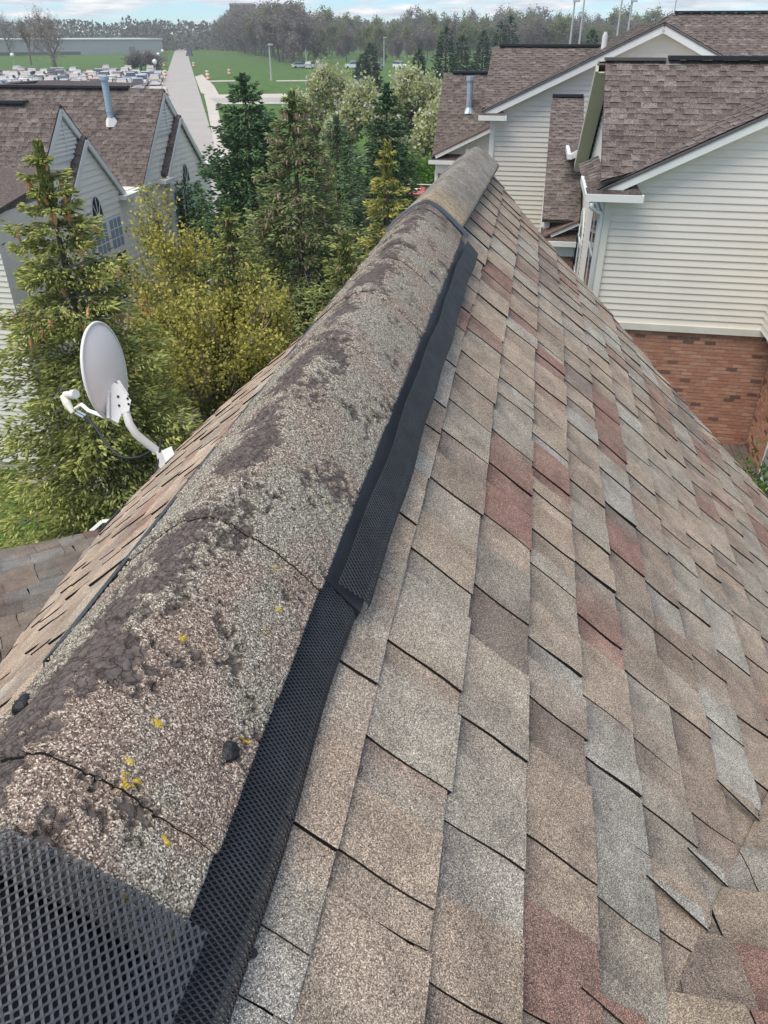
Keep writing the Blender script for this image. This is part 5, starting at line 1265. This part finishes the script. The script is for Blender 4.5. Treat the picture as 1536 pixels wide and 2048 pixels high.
def car_mesh(colr, kind):
    m_ = mat('car_paint_' + colr[0], colr[1], 0.25, spec=.6); L_, Wd, Hb, Ht = (4.7, 1.9, .95, 1.48) if kind == 0 else (4.9, 2.0, 1.15, 1.85)
    pr = [(-L_ / 2, .30), (-L_ / 2, Hb * .85), (-L_ / 2 + .15, Hb), (L_ / 2 - 1.1, Hb), (L_ / 2 - .1, Hb * .82), (L_ / 2, Hb * .6), (L_ / 2, .30)]
    def ex(p, w): return [np.array([y, -w, z]) for y, z in p], [np.array([y, w, z]) for y, z in p]
    body = MB(); a, b = ex(pr, Wd / 2); n = len(pr); body.add(a + b, [tuple(range(n)), tuple(range(2 * n - 1, n - 1, -1))] + [(i, n + i, n + (i + 1) % n, (i + 1) % n) for i in range(n)])
    rf = -L_ / 2 + (.55 if kind == 0 else .15)
    cab = [(rf - .25, Hb), (rf + .25, Ht), (.35, Ht), (1.15, Hb)]
    gl = MB(); w0, w1 = Wd / 2 - .06, Wd / 2 - .22
    V = [np.array([cab[0][0], s * w0, cab[0][1]]) for s in (-1, 1)] + [np.array([cab[1][0], s * w1, cab[1][1]]) for s in (-1, 1)] + [np.array([cab[2][0], s * w1, cab[2][1]]) for s in (-1, 1)] + [np.array([cab[3][0], s * w0, cab[3][1]]) for s in (-1, 1)]
    gl.add(V, [(0, 1, 3, 2), (4, 5, 7, 6), (0, 2, 4, 6), (1, 7, 5, 3)]); 
    rfm = MB(); rfm.box((cab[1][0] - .05, -w1 - .02, Ht - .02), (cab[2][0] - cab[1][0] + .1, 0, 0), (0, 2 * w1 + .04, 0), (0, 0, .06))
    wh_ = []
    for sx in (-L_ * .31, L_ * .31):
        for sy in (-Wd / 2 + .1, Wd / 2 - .1): wh_.append(MB().tube([(sx, sy - .11, .33), (sx, sy + .11, .33)], .33, 10))
    tl = [MB().box((-L_ / 2 - .02, s * (Wd / 2 - .2) - .15, Hb * .62), (.03, 0, 0), (0, .3, 0), (0, 0, .16)) for s in (-1, 1)]
    parts = [('body', body, m_), ('window', gl, GLASS), ('roof', rfm, m_)] + [('wheel', q, PLASTIC) for q in wh_] + [('tail_light', q, mat('tail_light', (.35, .02, .02), .3)) for q in tl]
    res = []
    for nm, q, mm in parts:
        o = q.build(nm, mm); col.objects.unlink(o); res.append(o)
    return res
CC = [('silver', (.58, .60, .62)), ('white', (.80, .81, .81)), ('grey', (.32, .34, .36)), ('blue', (.16, .22, .30)), ('red', (.30, .02, .025)), ('black', (.02, .02, .022)), ('pale_blue', (.46, .54, .60))]
CP_ = {(c[0], k): car_mesh(c, k) for c in CC for k in (0, 1)}
uu = unit(np.array([K, 1, 0])); vv = np.array([uu[1], -uu[0], 0]); rd = random.Random(14)
o0 = hit_z(327, 179)
nc = 0
for row in range(13):
    for cl_ in range(26):
        if rd.random() < .20 or (row in (3, 8) and rd.random() < .75): continue
        p = o0 - vv * (1.6 + cl_ * 2.75 + rd.uniform(-.2, .2)) + uu * (1.0 + row * 5.9 + rd.uniform(-.5, .5))
        px_, py_, f_ = pix(p)
        if not (-25 < px_ < 331 and 139 < py_ < 186): continue
        if row > 8 and rd.random() < .45: continue
        x_ = rd.random(); ck = 0 if x_ < .30 else 1 if x_ < .68 else 2 if x_ < .76 else 6 if x_ < .86 else 3 if x_ < .92 else 4 if x_ < .95 else 5
        kd = int(rd.random() < .4); c_ = CC[ck][0]
        cr_ = root('parked_car', p, '%s %s in the packed car park' % (c_.replace('_', ' '), 'tall car parked' if kd else 'low car parked'), 'car', '%s %s cars in the car park' % (c_.replace('_', ' '), 'tall' if kd else 'low'))
        cr_.rotation_euler = (0, 0, math.atan2(uu[1], uu[0]) + rd.uniform(-.04, .04) + (math.pi if rd.random() < .3 else 0))
        for o in CP_[(c_, kd)]:
            c2_ = o.copy(); col.objects.link(c2_); c2_.parent = cr_; ORG[c2_] = ORG[cr_]
        nc += 1
# a few cars behind the flowering trees
for i, x in enumerate((600, 622, 640, 705, 755, 800)):
    p = hit_z(x, 136 + (i % 2)); c_ = CC[(1, 0, 6, 1, 0, 1)[i]][0]
    cr_ = root('parked_car', p, '%s car parked beyond the lawn behind the flowering trees' % c_.replace('_', ' '), 'car', '%s cars beyond the flowering trees' % c_.replace('_', ' ')); cr_.rotation_euler = (0, 0, .3 + i)
    for o in CP_[(c_, i % 2)]:
        c2_ = o.copy(); col.objects.link(c2_); c2_.parent = cr_; ORG[c2_] = ORG[cr_]

# ------------------------------------------------------------------ grill deck and garden things
gd = root('balcony_deck', W(-4.8, 30, 0), 'white edged balcony deck with dark railing beside the low brick wing', 'deck')
rG = 30.0; zD = SR(hit_r(800, 432, rG))[2]; sL_ = SR(hit_r(786, 432, rG))[0]
MB().sbox(sL_, -3.1, rG, rG + 2.2, zD, zD + .22).build('floor', WHITE, gd)
for s_ in (sL_ + .06, -3.6): MB().sbox(s_ - .06, s_ + .06, rG + .02, rG + .14, 0, zD).build('post', WHITE, gd)
zT = SR(hit_r(800, 395, rG))[2]; zU = SR(hit_r(800, 367, rG + 2.2))[2]
DK = mat('railing_dark', (.035, .033, .036), .5)
bar('top_rail', gd, W(sL_ + .1, rG + .05, zT), W(-3.1, rG + .05, zT), .06, .06, mat('rail_brown', (.17, .11, .10), .6))
bar('bottom_rail', gd, W(sL_ + .1, rG + .05, zD + .32), W(-3.1, rG + .05, zD + .32), .04, .04, DK)
for i in range(13): MB().sbox(sL_ + .1 + i * .14, sL_ + .125 + i * .14, rG + .04, rG + .065, zD + .22, zT).build('baluster', DK, gd)
bar('back_rail', gd, W(sL_, rG + 2.15, zU), W(-3.1, rG + 2.15, zU), .03, .03, WHITE)
gr = root('barbecue_grill', W(-4.3, 31, zD + .22), 'red and silver barbecue grill standing on the balcony deck', 'grill')
sg_ = SR(hit_r(828, 386, rG + .6)); zc = sg_[2] - .12; s_ = sg_[0]
lid = MB(); V = []; nseg = 8
for side in (-.42, .42):
    for j in range(nseg + 1): th = math.pi * j / nseg; V.append(W(s_ + side, rG + .62 - .30 * math.cos(th), zc + .34 * math.sin(th)))
m_ = nseg + 1; lid.add(V, [(j, j + 1, m_ + j + 1, m_ + j) for j in range(nseg)] + [tuple(range(m_)), tuple(range(2 * m_ - 1, m_ - 1, -1))]); lid.build('lid', mat('grill_red', (.40, .03, .035), .35, spec=.6), gr)
MB().add([W(s_ - .34, rG + .325, zc + .08), W(s_ + .30, rG + .325, zc + .08), W(s_ + .26, rG + .46, zc + .31), W(s_ - .26, rG + .46, zc + .31)], [(0, 1, 2, 3)]).build('lid_panel', mat('grill_silver', (.50, .49, .49), .35, metal=.5), gr)
MB().sbox(s_ - .42, s_ + .42, rG + .32, rG + .92, zc - .3, zc).build('firebox', DK, gr)
MB().sbox(s_ - .30, s_ + .15, rG + .27, rG + .31, zc - .14, zc - .08).build('handle', mat('grill_silver'), gr)
MB().sbox(s_ - .36, s_ + .36, rG + .36, rG + .88, zD + .24, zc - .3).build('cabinet', DK, gr)
# patio below the row house: paving, dark table and chairs, red seat, fence
sheet('patio', [tuple(W(-11.5, 13.5, 0)[:2]), tuple(W(-6.5, 13.5, 0)[:2]), tuple(W(-7.0, 22, 0)[:2]), tuple(W(-12.2, 22, 0)[:2])], 0.02, mat('patio_pavers', (.30, .28, .26), .9, var=.2, vscale=2))
pd = root('raised_deck', W(-10.8, 20, 0), 'grey raised deck with pale railing under the row house windows', 'deck')
for i in range(14): MB().sbox(-12.4 + i * .2, -12.215 + i * .2, 18.6, 23.2, 1.45, 1.5).build('plank', mat('pale_deck', (.36, .31, .27), .85, var=.2, vscale=5), pd)
for s_ in (-12.3, -9.7):
    for r_ in (18.7, 23.1): MB().sbox(s_ - .05, s_ + .05, r_ - .05, r_ + .05, 0, 2.4).build('post', WHITE, pd)
bar('rail', pd, W(-9.7, 18.7, 2.36), W(-9.7, 23.1, 2.36), .08, .06); bar('rail', pd, W(-12.3, 18.7, 2.36), W(-9.7, 18.7, 2.36), .08, .06)
for i in range(30): MB().sbox(-9.72, -9.68, 18.8 + i * .145, 18.84 + i * .145, 1.5, 2.34).build('baluster', WHITE, pd)
def chair(s_, r_, z0, m_, lab, nm='patio_chair'):
    c = root(nm, W(s_, r_, z0), lab, 'chair'); MB().sbox(s_ - .26, s_ + .26, r_ - .26, r_ + .26, z0 + .40, z0 + .46).build('seat', m_, c)
    MB().sbox(s_ - .26, s_ - .21, r_ - .26, r_ + .26, z0 + .46, z0 + .98).build('backrest', m_, c)
    for a in (-.23, .23):
        for b in (-.23, .23): MB().sbox(s_ + a - .02, s_ + a + .02, r_ + b - .02, r_ + b + .02, z0, z0 + .40).build('leg', m_, c)
chair(-10.6, 20.2, 1.5, mat('chair_red', (.55, .04, .03), .5), 'red garden chair on the raised deck'); chair(-11.3, 21.6, 1.5, DK, 'black garden chair on the raised deck')
tb = root('patio_table', W(-8.6, 14.6, 0), 'black round patio table on the pavers behind the spruce', 'table')
MB().tube([W(-8.6, 14.6, .70), W(-8.6, 14.6, .74)], .62, 20).build('table_top', DK, tb); MB().tube([W(-8.6, 14.6, 0), W(-8.6, 14.6, .70)], .05, 8).build('leg', DK, tb); MB().tube([W(-8.6, 14.6, 0.02), W(-8.6, 14.6, .06)], .3, 12).build('foot', DK, tb)
chair(-9.6, 14.4, 0.02, DK, 'black patio chair drawn up to the round table'); chair(-8.4, 15.7, 0.02, DK, 'black patio chair on the far side of the round table')
gc_ = root('covered_grill', W(-9.6, 16.4, 0), 'black covered grill on the pavers against the house', 'grill')
MB().add([W(-10.2, 16.1, 0), W(-9.0, 16.1, 0), W(-9.0, 16.8, 0), W(-10.2, 16.8, 0), W(-10.1, 16.2, 1.15), W(-9.1, 16.2, 1.15), W(-9.1, 16.7, 1.15), W(-10.1, 16.7, 1.15)], [(0, 1, 5, 4), (1, 2, 6, 5), (2, 3, 7, 6), (3, 0, 4, 7), (4, 5, 6, 7)]).build('cover', DK, gc_)
MB().box(W(-10.0, 16.22, 1.15), NV * .8, RV * .45, ZV * .12).build('lid_bulge', DK, gc_)
print('cars', nc)

# ------------------------------------------------------------------ the hazy spring air
hz = bpy.data.materials.new('haze_air'); hz.use_nodes = True; t = hz.node_tree; t.nodes.clear()
ho = t.nodes.new('ShaderNodeOutputMaterial'); hv = t.nodes.new('ShaderNodeVolumePrincipled'); hv.inputs['Color'].default_value = (0.90, 0.93, 0.97, 1); hv.inputs['Density'].default_value = 0.00045; hv.inputs['Anisotropy'].default_value = 0.2
t.links.new(hv.outputs[0], ho.inputs['Volume'])
MB().box((-620, -30, -1.0), (1240, 0, 0), (0, 735, 0), (0, 0, 41)).build('haze', hz, kind='stuff')
